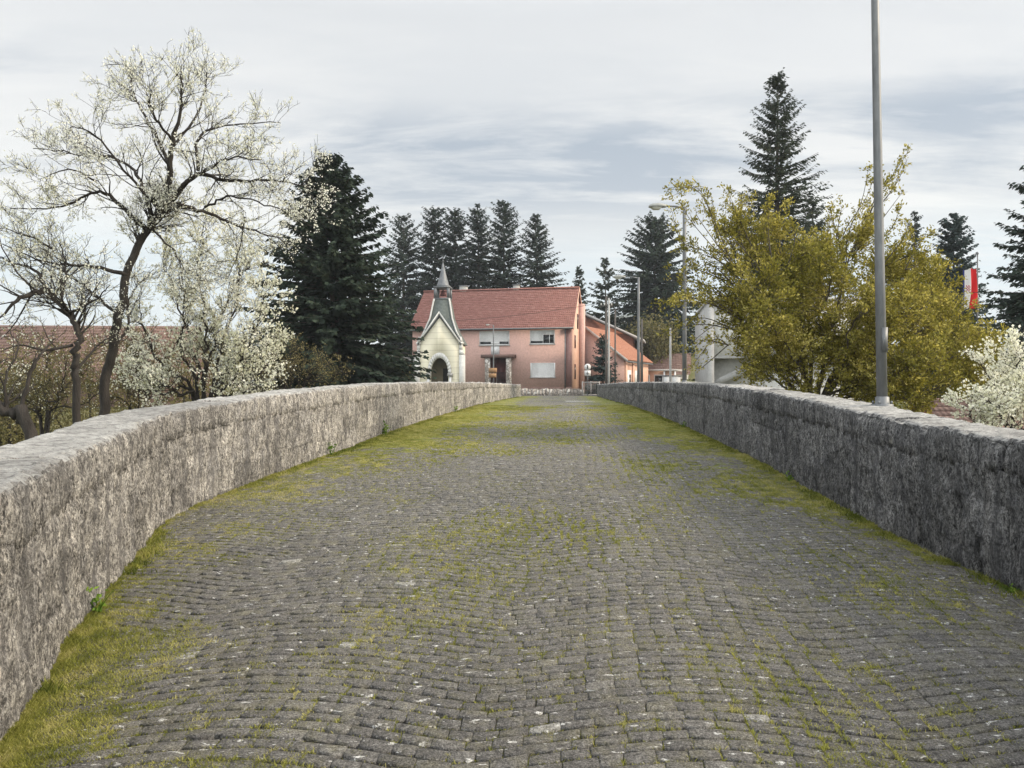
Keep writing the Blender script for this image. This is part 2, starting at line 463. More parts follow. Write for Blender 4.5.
# ------------------------------------------------------------------ parapet walls
def parapet(side, label):
    ys = np.concatenate([np.arange(0.6, 2.2, 0.06), np.arange(2.2, 12, 0.016), np.arange(12, 22, 0.032), np.arange(22, Y_END + .01, 0.07)])
    xin = (XL(ys) if side < 0 else XR(ys)) + SH * ys
    base = np.stack([xin, ys, deck(ys)], 1)
    tx = np.gradient(xin); ty = np.gradient(ys)
    ln = np.hypot(tx, ty); tx /= ln; ty /= ln
    nx, ny = (ty, -tx) if side < 0 else (-ty, tx)      # towards the road
    # smooth normals
    ker = np.ones(61) / 61
    sm = lambda a: np.convolve(np.pad(a, 30, mode='edge'), ker, 'valid')
    nx, ny = sm(nx), sm(ny)
    s = np.concatenate([[0], np.cumsum(np.hypot(np.diff(xin), np.diff(ys)))])
    step = np.gradient(s)
    rng = np.random.default_rng(5 if side < 0 else 9)
    sd = 1 if side < 0 else 50
    root = empty('parapet_wall', (float(xin[0]), float(ys[0]), float(deck(ys[0]))))
    tag(root, label, 'stone wall', 'parapet walls of the bridge')
    org = np.array(root.location)

    def joints(lmin, lmax):
        j = [0.0]
        while j[-1] < s[-1]: j.append(j[-1] + rng.uniform(lmin, lmax))
        return np.array(j)

    def groove(j, sw):
        i = np.clip(np.searchsorted(j, sw), 1, len(j) - 1)
        dl = np.minimum(np.abs(sw - j[i - 1]), np.abs(sw - j[i]))
        return dl, i

    HT = 0.77

    def relief(S_, W_):
        return (0.040 * (fbm(S_ * 2.2, W_ * 2.0, 4, sd + 3) - 0.5) + 0.046 * (fbm(S_ * 11, W_ * 5.0, 3, sd + 5) - 0.5)
                + 0.046 * (fbm(S_ * 30, W_ * 14, 2, sd + 8) - 0.5))

    # body: inner face grid
    nz = 46
    zz = np.linspace(-0.25, HT, nz)
    S, Z = np.meshgrid(s, zz, indexing='ij')
    ST = np.meshgrid(step, zz, indexing='ij')[0]
    wob = 0.05 * (fbm(S * 1.1, Z * 0 + 3, 3, sd) - 0.5)
    courses = np.array([-0.3, 0.02, 0.27, 0.53, HT + .3])
    d = np.zeros_like(S); tint = np.zeros_like(S)
    for ci in range(4):
        m = (Z - wob >= courses[ci]) & (Z - wob < courses[ci + 1])
        j = joints(0.28, 1.1)
        sw = S + 0.05 * (fbm(Z * 5, S * 1.5, 2, sd + ci) - 0.5)
        dl, bi = groove(j, sw)
        dz = np.minimum(np.abs(Z - wob - courses[ci]), np.abs(Z - wob - courses[ci + 1]))
        sg = np.maximum(0.012, ST * 0.55)
        g = 0.018 * np.exp(-(dl / sg) ** 2) + 0.003 * np.exp(-(dz / 0.02) ** 2) * (fbm(S * 2, Z * 3, 2, sd + 40) > .5)
        off = _h(bi.astype(float), np.full_like(S, ci), sd)
        off2 = _h(bi.astype(float), np.full_like(S, ci + 7), sd)
        d = np.where(m, (off - 0.5) * 0.010 - g, d)
        tint = np.where(m, off2 - 0.85 * np.exp(-(dl / (sg * 1.1)) ** 2) * (fbm(S * 3, Z * 5, 2, sd + 60) > .44) - 0.4 * np.exp(-(dz / 0.014) ** 2) * (fbm(S * 2, Z * 3, 2, sd + 40) > .52), tint)
    d = d + relief(S, Z)
    far = sstep(14, 34, np.meshgrid(ys, zz, indexing='ij')[0])
    d = d + far * 0.09 * (fbm(S * 4.5, Z * 4.0, 3, sd + 11) - 0.5)
    X = base[:, None, 0] + nx[:, None] * d
    Yv = base[:, None, 1] + ny[:, None] * d
    Zv = base[:, None, 2] + Z
    Vin = np.stack([X, Yv, Zv], -1) - org
    n = len(s)

    def grid_q(n, m, off=0, flip=False):
        i = np.arange(n - 1)[:, None] * m; j = np.arange(m - 1)[None, :]
        q = np.stack([i + j, i + m + j, i + m + j + 1, i + j + 1], -1).reshape(-1, 4) + off
        return q[:, ::-1] if flip else q
    V = [Vin.reshape(-1, 3)]; Q = [grid_q(n, nz, 0, side > 0)]
    T = [np.clip(0.25 + 0.75 * tint, 0, 1).reshape(-1)]
    # outer face and ends, down to the river bank
    TH = 0.54
    zo = np.array([-3.6, -1.5, -0.5, 0.2, HT])
    do = 0.03 * (fbm(s[:, None] * 1.7, zo[None, :] * 3, 3, sd + 20) - 0.5)
    Vo = np.stack([base[:, None, 0] - nx[:, None] * (TH + do), base[:, None, 1] - ny[:, None] * (TH + do), base[:, None, 2] + zo[None, :]], -1) - org
    V.append(Vo.reshape(-1, 3)); Q.append(grid_q(n, 5, n * nz, side < 0)); T.append(np.full(n * 5, 0.5))
    off = n * nz
    Q.append(np.array([[0 + nz - 1, off + 4, off, 0], [(n - 1) * nz, off + (n - 1) * 5, off + (n - 1) * 5 + 4, (n - 1) * nz + nz - 1]]))
    mesh_np('wall_body', np.concatenate(V), Q, M['parapet' if side < 0 else 'parapet_dark'], root, vtint=np.concatenate(T), smooth=True)
    # coping
    prof = [(-0.03, HT - 0.03), (0.002, HT - 0.028), (0.003, HT + .05), (0.004, HT + .10), (0.003, HT + .15), (-0.001, HT + .185), (-0.008, HT + .208), (-0.022, HT + .222), (-0.05, HT + .229)]
    prof += [(-0.055 - a, HT + .23) for a in np.linspace(0.02, 0.44, 22)]
    prof += [(-0.52, HT + .224), (-0.54, HT + .20), (-0.548, HT + .16), (-0.548, HT), (-0.53, HT - 0.01)]
    prof = np.array(prof); m = len(prof)
    j = joints(0.9, 1.9)
    sw = s[:, None] + 0.04 * (fbm(prof[None, :, 0] * 6 + s[:, None] * 0.8, prof[None, :, 1] * 6, 2, sd + 30) - 0.5)
    dl, bi = groove(j, sw)
    bt = _h(bi.astype(float), np.full(bi.shape, 3.0), sd)
    sg = np.maximum(0.011, step[:, None] * 0.5)
    g = 0.062 * np.exp(-(dl / sg) ** 2)
    cn = np.zeros((m, 2))
    tg = np.gradient(prof, axis=0); tg /= np.linalg.norm(tg, axis=1)[:, None]
    cn[:, 0] = tg[:, 1]; cn[:, 1] = -tg[:, 0]
    wl_ = np.concatenate([[0], np.cumsum(np.hypot(*np.diff(prof, axis=0).T))]) + HT - 0.03
    topk = np.where(np.arange(m) > 9, 0.45, 1.0)[None, :]
    SS = s[:, None] + 0 * wl_[None, :]; WW = wl_[None, :] + 0 * s[:, None]
    farc = sstep(14, 34, ys)[:, None] * (np.arange(m) < 9)[None, :]
    amp = relief(SS, WW) * topk + farc * 0.09 * (fbm(SS * 4.5, WW * 4.0, 3, sd + 11) - 0.5) - g
    chip = sstep(0.60, 0.78, fbm(s * 3.3, s * 0 + 9, 3, sd + 37))[:, None] * np.exp(-((np.arange(m)[None, :] - 6) / 2.0) ** 2)
    amp = amp - 0.035 * chip
    lo = prof[None, :, 0] + cn[None, :, 0] * amp
    hi = prof[None, :, 1] + cn[None, :, 1] * amp + (bt - 0.5) * 0.014
    Vc = np.stack([base[:, None, 0] + nx[:, None] * lo, base[:, None, 1] + ny[:, None] * lo, base[:, None, 2] + hi], -1) - org
    Qc = grid_q(n, m, 0, side > 0)
    cap = [list(range(m)), [(n - 1) * m + i for i in range(m)][::-1]]
    mesh_np('coping', Vc.reshape(-1, 3), [Qc, np.array(cap)], M['parapet' if side < 0 else 'parapet_dark'], root, vtint=np.clip(0.25 + 0.75 * (bt - 1.2 * np.exp(-(dl / (sg * 1.2)) ** 2)), 0, 1).reshape(-1), smooth=True)
    return root


parapet(-1, 'sunlit pale grey stone parapet wall along the left edge of the cobbled bridge')
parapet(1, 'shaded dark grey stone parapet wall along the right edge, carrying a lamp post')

# ------------------------------------------------------------------ cobbles
rng = np.random.default_rng(3)


def arc(q, t):
    """segmental arcs, about 1.6 m wide, side by side across the deck"""
    qq = q + 0.30 * (fbm(t * 0.30, t * 0, 2, 71) - 0.5) + 0.35 * (fbm(q * 0.5, t * 0.2, 2, 79) - 0.5)
    rise = 0.20 * (0.6 + 0.8 * fbm(t * 0.35, q * 0.3, 2, 73)) * (1 - 0.55 * sstep(6, 16, t))
    a = rise * ((np.cos(2 * math.pi * (qq + 1.2) / 1.8) + 1) / 2 + 0.004) ** 0.58
    return a - 0.10 * (q / 3) ** 2 + 0.10 * (fbm(q * 0.7, t * 0.25, 2, 72) - 0.5) + 0.02 * (fbm(q * 2.2, t * 0.8, 2, 74) - 0.5)


def moss_mask(q, y):
    """1 where moss carpets the stones"""
    dl = q - XL(y); dr = XR(y) - q
    n = fbm(q * 2.3, y * 1.3, 4, 91); n2 = fbm(q * 6.5, y * 6.5, 3, 95)
    wl = 1.5 + 0.9 * sstep(6, 12, y)
    wr = 0.10 + 2.0 * sstep(5.0, 9.0, y)
    ml = 1 - sstep(0.0, 1.0, dl / wl)
    mr = 1 - sstep(0.0, 1.0, dr / wr)
    m = np.maximum(ml, mr) * (1.05 + 0.12 * sstep(6, 12, y)) + (n - 0.5) * 1.1 + (n2 - 0.5) * 2.1 + 0.0 + 0.13 * sstep(7, 20, y)
    return sstep(0.18, 1.08, m)


qc_l, tc_l, ha_l, hb_l, seam = [], [], [], [], []
t = 1.4
row = 0
while t < Y_END + 1.5:
    dt = rng.uniform(0.076, 0.100)
    # left bond: staggered
    qs = -4.2 + rng.uniform(0, 0.13)
    xs = []
    qsplit = 0.05 + 0.25 * (fbm(np.array([t * 0.4]), np.array([0.0]), 2, 55)[0] - 0.5)
    while qs < qsplit:
        w = rng.uniform(0.095, 0.15)
        xs.append((qs + w / 2, w / 2)); qs += w
    # right bond: joints run on in line for long stretches
    qs = qs + 0.0
    drift = 0.05 * math.sin(t * 0.35) + 0.045 * math.sin(t * 1.13 + 1) + rng.normal(0, 0.012)
    k0 = math.ceil((qs - drift) / 0.128)
    edge = qs
    for kk in range(k0, 40):
        nxt = kk * 0.128 + drift + rng.uniform(-0.018, 0.018)
        if nxt - edge < 0.05: continue
        xs.append(((edge + nxt) / 2, (nxt - edge) / 2)); edge = nxt
        if edge > 4.2: break
    for qq, hw in xs:
        qc_l.append(qq); ha_l.append(hw); tc_l.append(t + dt / 2); hb_l.append(dt / 2)
    t += dt; row += 1
qc = np.array(qc_l); tc = np.array(tc_l); ha = np.array(ha_l); hb = np.array(hb_l)
keep = (qc > XL(tc) - 0.25) & (qc < XR(tc) + 0.25) & (rng.random(len(qc)) > -1)
qc, tc, ha, hb = qc[keep], tc[keep], ha[keep], hb[keep]
ns = len(qc)
gap = rng.uniform(0.003, 0.0075, ns)
cs = np.array([[-1, -1], [1, -1], [1, 1], [-1, 1]])
Q0 = qc[:, None] + cs[None, :, 0] * (ha - gap * 0.12)[:, None] + rng.normal(0, 0.0022, (ns, 4))
T0 = tc[:, None] + cs[None, :, 1] * (hb - gap * 1.5)[:, None] + rng.normal(0, 0.0028, (ns, 4))
zc = rng.normal(0, 0.0016, ns)
tx_ = rng.normal(0, 0.022, ns); ty_ = rng.normal(0.015, 0.032, ns)
inset = rng.uniform(0.05, 0.09, ns)


def ring(k_in, dz):
    qm = Q0.mean(1, keepdims=True); tm = T0.mean(1, keepdims=True)
    q = qm + (Q0 - qm) * (1 - 0.22 * k_in[:, None]); tt = tm + (T0 - tm) * (1 - k_in[:, None])
    y = tt + arc(q, tm + 0 * tt)
    z = deck(y) + zc[:, None] + dz + tx_[:, None] * (q - qm) + ty_[:, None] * (tt - tm) + 0.012 * (fbm(q * 0.9, y * 0.6, 2, 17) - 0.5) * 2
    return np.stack([q + SH * y, y, z], -1)


R0 = ring(np.zeros(ns), -0.05); R1 = ring(np.zeros(ns), -0.007); R2 = ring(inset, 0.0); 
R3 = ring(inset + 0.30, 0.0022)
V = np.concatenate([R0, R1, R2, R3], 1)          # ns,16,3
b = (np.arange(ns) * 16)[:, None]
fq = []
for lv in range(3):
    for i in range(4):
        fq.append([lv * 4 + i, lv * 4 + (i + 1) % 4, lv * 4 + 4 + (i + 1) % 4, lv * 4 + 4 + i])
fq.append([12, 13, 14, 15])
fq = np.array(fq)
Qs = (b[:, :, None] + fq[None]).reshape(-1, 4)
tint = np.clip(rng.normal(0.45, 0.12, ns) + 0.25 * (fbm(qc * 0.8, tc * 0.5, 3, 23) - 0.5), 0, 0.9)
tint = tint + 0.10 * np.exp(-((np.abs(qc + 0.2) - 0.85) / 0.40) ** 2) + 0.22 * (fbm(qc * 2.0, tc * 1.6, 3, 29) - 0.5)
tint = np.clip(tint, 0, 0.8)
tint = np.where(rng.random(ns) < 0.002, 0.93, tint)
yy = tc + arc(qc, tc)
patch = (qc > 0.3) & (qc < 2.75) & (yy > 39.5) & (yy < 43.5)
tint = np.where(patch, 0.97, tint)
road = mesh_np('cobbled_road', V.reshape(-1, 3), [Qs], M['cobble'], tint=np.repeat(tint, len(fq)))
tag(road, kind='structure')

# joint bed: soil and moss between (and, near the walls, over) the stones
ysb = np.concatenate([np.arange(1.2, 10, 0.028), np.arange(10, 22, 0.06), np.arange(22, Y_END + 1.2, 0.14)])
qsb = np.linspace(0, 1, 190)
YB = ysb[:, None] + 0 * qsb[None, :]
QB = XL(YB) - 0.2 + (XR(YB) - XL(YB) + 0.4) * qsb[None, :]
MM = moss_mask(QB, YB)
loc_n = fbm(QB * 9, YB * 9, 3, 33)
ZB = deck(YB) - 0.026 + 0.010 * sstep(5, 10, YB) + 0.012 * (fbm(QB * 2.5, YB * 2.5, 3, 39) - 0.5) + 0.012 * (fbm(QB * 0.9, YB * 0.6, 2, 17) - 0.5) * 2 + MM * (0.002 + 0.014 * loc_n + 0.004 * sstep(6, 12, YB)) + 0.0125 * sstep(5, 20, YB)
VB = np.stack([QB + SH * YB, YB, ZB], -1)
n, m = YB.shape
i = np.arange(n - 1)[:, None] * m; j = np.arange(m - 1)[None, :]
QQ = np.stack([i + j, i + j + 1, i + m + j + 1, i + m + j], -1).reshape(-1, 4)
mt = np.clip(np.maximum(MM * 1.1, 0.30 + 0.85 * fbm(QB * 1.1, YB * 0.6, 3, 44) - 0.12 + 0.30 * sstep(5, 20, YB)), 0, 1)
bed = mesh_np('road_bed', VB.reshape(-1, 3), [QQ], M['bed'], vtint=mt.reshape(-1), smooth=True)
tag(bed, kind='structure')


# short grass and moss blades: in the joints and along both walls
def blades(q, y, h, w, lean, seed, name, mat, tshift=0.0):
    r = np.random.default_rng(seed)
    k = len(q)
    z = deck(y) - 0.010 + 0.008 * moss_mask(q, y)
    bp = np.stack([q + SH * y, y, z], 1)
    a = r.uniform(0, 2 * math.pi, k)
    wv = np.stack([np.cos(a), np.sin(a), 0 * a], 1) * (w[:, None] / 2)
    a2 = r.uniform(0, 2 * math.pi, k)
    tip = bp + np.stack([np.cos(a2) * lean * h, np.sin(a2) * lean * h, h], 1)
    mid = bp + (tip - bp) * 0.55 + np.stack([0 * h, 0 * h, 0.1 * h], 1)
    V = np.stack([bp - wv, bp + wv, mid + wv * 0.8, tip, mid - wv * 0.8], 1).reshape(-1, 3)
    bi = (np.arange(k) * 5)[:, None]
    Fq = bi + np.array([[0, 1, 2, 3, 4]])
    ti = np.clip(0.40 + tshift + 1.0 * (fbm(q * 9, y * 8, 3, 151) - 0.5) + 0.5 * (fbm(q * 0.9, y * 0.5, 2, 153) - 0.5) + r.normal(0, 0.13, k), 0, 1)
    o = mesh_np(name, V, [Fq], mat, tint=ti)
    return o


r2 = np.random.default_rng(8)
nb = 1200000
yb = 2.2 + 30 * r2.random(nb) ** 2.0
qb = XL(yb) + (XR(yb) - XL(yb)) * np.where(r2.random(nb) < 0.58, r2.random(nb) ** 1.8, 1 - r2.random(nb) ** 1.8 * 0.6)
mk = moss_mask(qb, yb)
ok = r2.random(nb) < mk
yb, qb, mk = yb[ok], qb[ok], mk[ok]
edge = np.minimum(qb - XL(yb), XR(yb) - qb)
hb_ = (0.004 + 0.010 * r2.random(len(qb))) * (1 + 0.04 * yb) * (1 + 1.2 * np.exp(-edge / 0.08)) * (0.6 + 0.9 * fbm(qb * 3, yb * 3, 2, 61))
# joints
nj = 660000
pick = np.repeat(r2.choice(np.where(tc < 30)[0], nj // 6), 6)
right = qc[pick] > 0
long_ = np.repeat(r2.random(nj // 6), 6) < np.where(right, 0.86, 0.72)
sg1 = np.repeat(np.where(r2.random(nj // 6) < .5, -1, 1), 6); fr1 = np.repeat(r2.uniform(-1, 1, nj // 6), 6) + r2.normal(0, 0.16, nj)
qj = qc[pick] + np.where(long_, ha[pick] * sg1, ha[pick] * fr1) + r2.normal(0, 0.004, nj)
tj = tc[pick] + np.where(long_, hb[pick] * fr1, hb[pick] * sg1) + r2.normal(0, 0.004, nj)
yj = tj + arc(qj, tj)
okj = (fbm(qj * 1.3, yj * 0.9, 3, 101) + 0.35 * (fbm(qj * 8, yj * 8, 2, 103) - .5) > 0.36) & (yj > 2.2) & (qj > XL(yj)) & (qj < XR(yj))
qj, yj = qj[okj], yj[okj]
hj = 0.008 + 0.012 * r2.random(len(qj))
qa = np.concatenate([qb, qj]); ya = np.concatenate([yb, yj]); hh = np.concatenate([hb_, hj])
# thin straw and moss crumbs strewn over the stones
nsw = 560000
ysw = 2.2 + 30 * r2.random(nsw) ** 1.5
qsw = XL(ysw) + (XR(ysw) - XL(ysw)) * r2.random(nsw)
oks = r2.random(nsw) < sstep(0.38, 0.62, fbm(qsw * 1.2 + 9, ysw * 0.8, 3, 111) + 0.4 * (fbm(qsw * 9, ysw * 9, 2, 113) - .5)) * 0.85 + 0.12
qa = np.concatenate([qa, qsw[oks]]); ya = np.concatenate([ya, ysw[oks]]); hh = np.concatenate([hh, 0.006 + 0.009 * r2.random(oks.sum())])
gr = blades(qa, ya, hh, np.concatenate([np.full(len(qb), .0013), np.full(len(qj), .0022), np.full(int(oks.sum()), .0018)]) * r2.uniform(.7, 1.5, len(qa)) + 0.00034 * ya, 0.9, 4, 'grass', M['grass'], 0.14)
tag(gr, 'short yellow green moss and grass in the cobble joints and along both walls', 'grass', kind='stuff')

# ragged taller grass at the foot of the walls
def verge(n, ya_, yb_, side, seed):
    r = np.random.default_rng(seed)
    y = r.uniform(ya_, yb_, n)
    keepm = fbm(y * 1.6, y * 0 + seed, 3, seed) > 0.48
    y = y[keepm]
    dd = np.abs(r.normal(0, 0.07, len(y)))
    q = XL(y) + dd if side < 0 else XR(y) - dd
    return q, y


qs_, ys_ = [], []
for a in ((7000, 2.4, 9, -1, 1), (9000, 9, 30, -1, 2), (5000, 30, 60, -1, 3), (3500, 3.5, 8, 1, 4), (9000, 7.5, 30, 1, 5), (5000, 30, 60, 1, 6)):
    q_, y_ = verge(*a); qs_.append(q_); ys_.append(y_)
qv = np.concatenate(qs_); yv = np.concatenate(ys_)
vg = blades(qv, yv, 0.012 + 0.042 * r2.random(len(qv)) ** 1.7, 0.005 + 0.0006 * yv, 0.6, 6, 'wall_foot_grass', M['grass'], -0.25)
tag(vg, 'ragged green grass growing along the foot of both parapet walls', 'grass', kind='stuff')


def weed(u, v, Y, h, n, seed, label):
    yy_ = np.arange(2.5, 45, 0.02)
    q_ = XL(yy_) + 0.05 if u < 512 else XR(yy_) - 0.05
    y = float(yy_[np.argmin(np.abs(512 + F * (q_ + SH * yy_) / yy_ - u))])
    q = float(XL(y) + 0.05 if u < 512 else XR(y) - 0.05)
    x = q + SH * y; z = float(deck(y)) - 0.01
    root = empty('weed', (x, y, z))
    tag(root, label, 'weed')
    r = np.random.default_rng(seed)
    st = Buf(); lf = []
    for i in range(n):
        a = r.uniform(0, 2 * math.pi); hh = h * r.uniform(0.5, 1.0); le = r.uniform(0.1, 0.5) * hh
        pts = [(0.02 * math.cos(a) * k + le * (k / 3) ** 2 * math.cos(a), le * (k / 3) ** 2 * math.sin(a), hh * k / 3) for k in range(4)]
        st.tube(pts, [0.004, 0.003, 0.0025, 0.0015], 4)
        for k in range(5):
            tt = r.uniform(0.3, 1.0)
            lf.append(np.array([le * tt ** 2 * math.cos(a), le * tt ** 2 * math.sin(a), hh * tt]))
    lf = np.array(lf)
    st.build('stems', M['weed'], root)
    V, Qq = leaf_quads(lf, h * 0.22, 0.5, r)
    mesh_np('foliage', V, [Qq], M['weed'], root, tint=r.random(len(Qq)))
    return root


def leaf_quads(pts, size, aspect, r, dirs=None, var=0.4, flat=0.0):
    n = len(pts)
    if dirs is None:
        dirs = r.normal(size=(n, 3))
    else:
        dirs = dirs + r.normal(size=(n, 3)) * 0.6
    if flat: dirs[:, 2] *= (1 - flat)
    dirs = dirs / (np.linalg.norm(dirs, axis=1)[:, None] + 1e-9)
    o = r.normal(size=(n, 3))
    b = np.cross(dirs, o); b /= np.linalg.norm(b, axis=1)[:, None] + 1e-9
    s = size * (1 + r.uniform(-var, var, n))[:, None]
    A = pts; tip = pts + dirs * s
    mid = pts + dirs * s * 0.5
    V = np.stack([A, mid + b * s * aspect * 0.5, tip, mid - b * s * aspect * 0.5], 1).reshape(-1, 3)
    return V, np.arange(n * 4).reshape(-1, 4)


weed(97, 606, 5.15, 0.19, 5, 1, 'bright green leafy weed at the foot of the left wall near the front')
weed(331, 462, 13.2, 0.26, 6, 2, 'light green weed against the left wall where the wall bends straight')
weed(385, 441, 17.4, 0.30, 7, 3, 'darker green weed clump by a pale block of the left wall')
weed(455, 411, 27.5, 0.28, 6, 4, 'small green weed at the far stretch of the left wall')
weed(684, 427, 17.5, 0.16, 8, 5, 'dark green weed clump at the foot of the right wall before the lamp posts')
weed(790, 477, 9.4, 0.14, 6, 6, 'low green weed at the foot of the right wall under the golden tree')
weed(1012, 604, 4.95, 0.07, 9, 7, 'low grassy weed at the foot of the right wall, at the right photo edge')


# ------------------------------------------------------------------ land
def terr(x, y):
    t = sstep(40, 57, y)
    z = -2.3 * (1 - t) + 0.34 * t
    z = z + 5.5 * sstep(84, 105, y) * sstep(13, 22, x) + 0.0 * x
    und = 0.5 * (fbm(x * 0.08 + 40, y * 0.08 + 9, 3, 5) - 0.5)
    z = z + und * (1 - sstep(44, 56, y)) + 3.0 * (fbm(x * 0.01 + 9, y * 0.01, 3, 6) - 0.5) * sstep(150, 400, y)
    return z


def axis(fine0, fine1, step, far, k=28):
    a = np.arange(fine0, fine1 + step, step)
    g = np.geomspace(step, far, k)
    return np.concatenate([fine0 - g[::-1], a, fine1 + g])


gx = axis(-60, 60, 1.5, 2500); gy = axis(-20, 130, 1.5, 3000)
GX, GY = np.meshgrid(gx, gy, indexing='ij')
GZ = terr(GX, GY)
n, m = GX.shape
i = np.arange(n - 1)[:, None] * m; j = np.arange(m - 1)[None, :]
tag(mesh_np('ground', np.stack([GX, GY, GZ], -1).reshape(-1, 3), [np.stack([i + j, i + m + j, i + m + j + 1, i + j + 1], -1).reshape(-1, 4)], M['land'], smooth=True), kind='structure')
bq = Buf().box(-70, 70, Y_END - 0.2, 69.4, 0.20, 0.405)
tag(bq.build('street', M['asphalt']), kind='structure')

# far hills
hx = np.linspace(-1500, 1500, 121); hy = np.linspace(650, 1700, 31)
HX, HY = np.meshgrid(hx, hy, indexing='ij')
prof_h = 48 + 46 * np.exp(-((HX - 140) / 190) ** 2) + 26 * np.exp(-((HX + 330) / 160) ** 2) + 50 * (fbm(HX * 0.004, HX * 0 + 2, 4, 12) - 0.5)
HZ = prof_h * np.sin(np.clip((HY - 650) / 1050, 0, 1) * math.pi) ** 0.8 * (0.85 + 0.3 * fbm(HX * 0.008, HY * 0.008, 3, 14)) + 5 * fbm(HX * .06, HY * .06, 2, 3) - 4
n, m = HX.shape
i = np.arange(n - 1)[:, None] * m; j = np.arange(m - 1)[None, :]
tag(mesh_np('hills', np.stack([HX, HY, HZ], -1).reshape(-1, 3), [np.stack([i + j, i + m + j, i + m + j + 1, i + j + 1], -1).reshape(-1, 4)], M['hill'], smooth=True), kind='structure')


# ------------------------------------------------------------------ trees
def catmull(pts, k=5):
    p = np.asarray(pts, float)
    p = np.vstack([2 * p[0] - p[1], p, 2 * p[-1] - p[-2]])
    out = []
    for i in range(1, len(p) - 2):
        for t in np.linspace(0, 1, k, endpoint=False):
            out.append(0.5 * ((2 * p[i]) + (-p[i - 1] + p[i + 1]) * t + (2 * p[i - 1] - 5 * p[i] + 4 * p[i + 1] - p[i + 2]) * t ** 2 + (-p[i - 1] + 3 * p[i] - 3 * p[i + 1] + p[i + 2]) * t ** 3))
    out.append(p[-2])
    return np.array(out)


class Tree:
    def __init__(s, base, seed, den, length, up, ang=(28, 62), jit=0.16, sides=(9, 6, 4, 3, 3), rr=0.6, rmin=0.0025, leaf_from=2):
        s.base = np.array(base, float); s.r = np.random.default_rng(seed)
        s.den, s.len, s.up, s.ang, s.jit, s.sides, s.rr, s.rmin = den, length, up, ang, jit, sides, rr, rmin
        s.buf = Buf(); s.tips = []; s.tdir = []; s.leaf_from = leaf_from

    def limb(s, pts, r0, r1, level=0, tmin=0.15, spawn=True):
        path = catmull(pts, 6) if level == 0 else np.asarray(pts)
        if level == 0 and len(path) > 4:
            seg = np.linalg.norm(np.diff(path, axis=0), axis=1).mean()
            path[1:-1] += s.r.normal(0, seg * 0.10, (len(path) - 2, 3))
        rad = np.linspace(r0, r1, len(path)) if level else np.interp(np.linspace(0, 1, len(path)), [0, .1, 1], [r0 * 1.08, r0 * .93, r1])
        s.buf.tube(path - s.base, rad, s.sides[level], cap=level < 2)
        L = np.linalg.norm(np.diff(path, axis=0), axis=1).sum()
        if level >= s.leaf_from:
            k = max(2, int(L / s.gapl))
            for t in s.r.random(k):
                x = t * (len(path) - 1); i = min(int(x), len(path) - 2); f = x - i
                s.tips.append(path[i] * (1 - f) + path[i + 1] * f - s.base); s.tdir.append(path[i + 1] - path[i])
        if not spawn or level >= len(s.den): return
        nchild = s.r.poisson(L * s.den[level]) + (1 if level else 2)
        for c in range(nchild):
            t = tmin + (1 - tmin) * s.r.random() ** 0.8
            x = t * (len(path) - 1); i = min(int(x), len(path) - 2); f = x - i
            p = path[i] * (1 - f) + path[i + 1] * f
            tan = path[i + 1] - path[i]; tan /= np.linalg.norm(tan) + 1e-9
            rv = s.r.normal(size=3); rv -= tan * rv.dot(tan); rv /= np.linalg.norm(rv) + 1e-9
            a = RD(s.r.uniform(*s.ang))
            d = tan * math.cos(a) + rv * math.sin(a) + np.array([0, 0, s.up[level]])
            Lc = s.len[level] * s.r.uniform(0.45, 1.15) * (1.15 - 0.5 * t)
            s.grow(p, d / np.linalg.norm(d), Lc, max(s.rmin, np.interp(t, [0, 1], [r0, r1]) * s.rr), level + 1)

    def grow(s, p, d, L, r0, level):
        nseg = 5 if level < 2 else (4 if level == 2 else 3)
        path = [p]
        for i in range(nseg):
            d = d + s.r.normal(0, s.jit, 3) + np.array([0, 0, s.up[min(level, len(s.up) - 1)] * 0.25])
            d = d / np.linalg.norm(d)
            path.append(path[-1] + d * L / nseg)
        r0 = min(r0, L * 0.03 + 0.001)
        s.limb(np.array(path), r0, max(s.rmin * 0.6, r0 * 0.3), level)

    def finish(s, name, label, cat, bark, sets, group=None):
        root = empty(name, tuple(s.base)); tag(root, label, cat, group)
        s.buf.build('trunk', bark, root, smooth=True)
        tips = np.array(s.tips); td = np.array(s.tdir); td /= np.linalg.norm(td, axis=1)[:, None] + 1e-9
        for pname, mat, frac, size, aspect, per, spread, tin in sets:
            n = int(len(tips) * frac)
            idx = s.r.choice(len(tips), n, replace=False)
            pts = np.repeat(tips[idx], per, 0) + s.r.normal(0, spread, (n * per, 3))
            V, Qq = leaf_quads(pts, size, aspect, s.r, np.repeat(td[idx], per, 0))
            big = np.repeat(np.clip(s.r.normal(0, 0.12, n), -.3, .3), per)
            cl = fbm(pts[:, 0] * 2.2 + pts[:, 1], pts[:, 2] * 2.2, 2, 8) - 0.5
            ti = np.clip(s.r.normal(tin, 0.2, n * per) + big + cl * 0.6, 0, 1)
            mesh_np(pname, V, [Qq], mat, root, tint=ti)
        return root


def pp(lst, Y, dy=0.0, cur=1.0):
    """pixel polyline -> 3D path whose depth drifts by dy along it"""
    out = []
    for k, (u, v) in enumerate(lst):
        t = k / max(1, len(lst) - 1)
        out.append(P(u, v, Y + dy * t ** cur))
    return out


def ground_pt(u, Y, dz=0.0):
    x = (u - 512) / F * Y
    return (x, Y, float(terr(x, Y)) - 0.1 + dz)


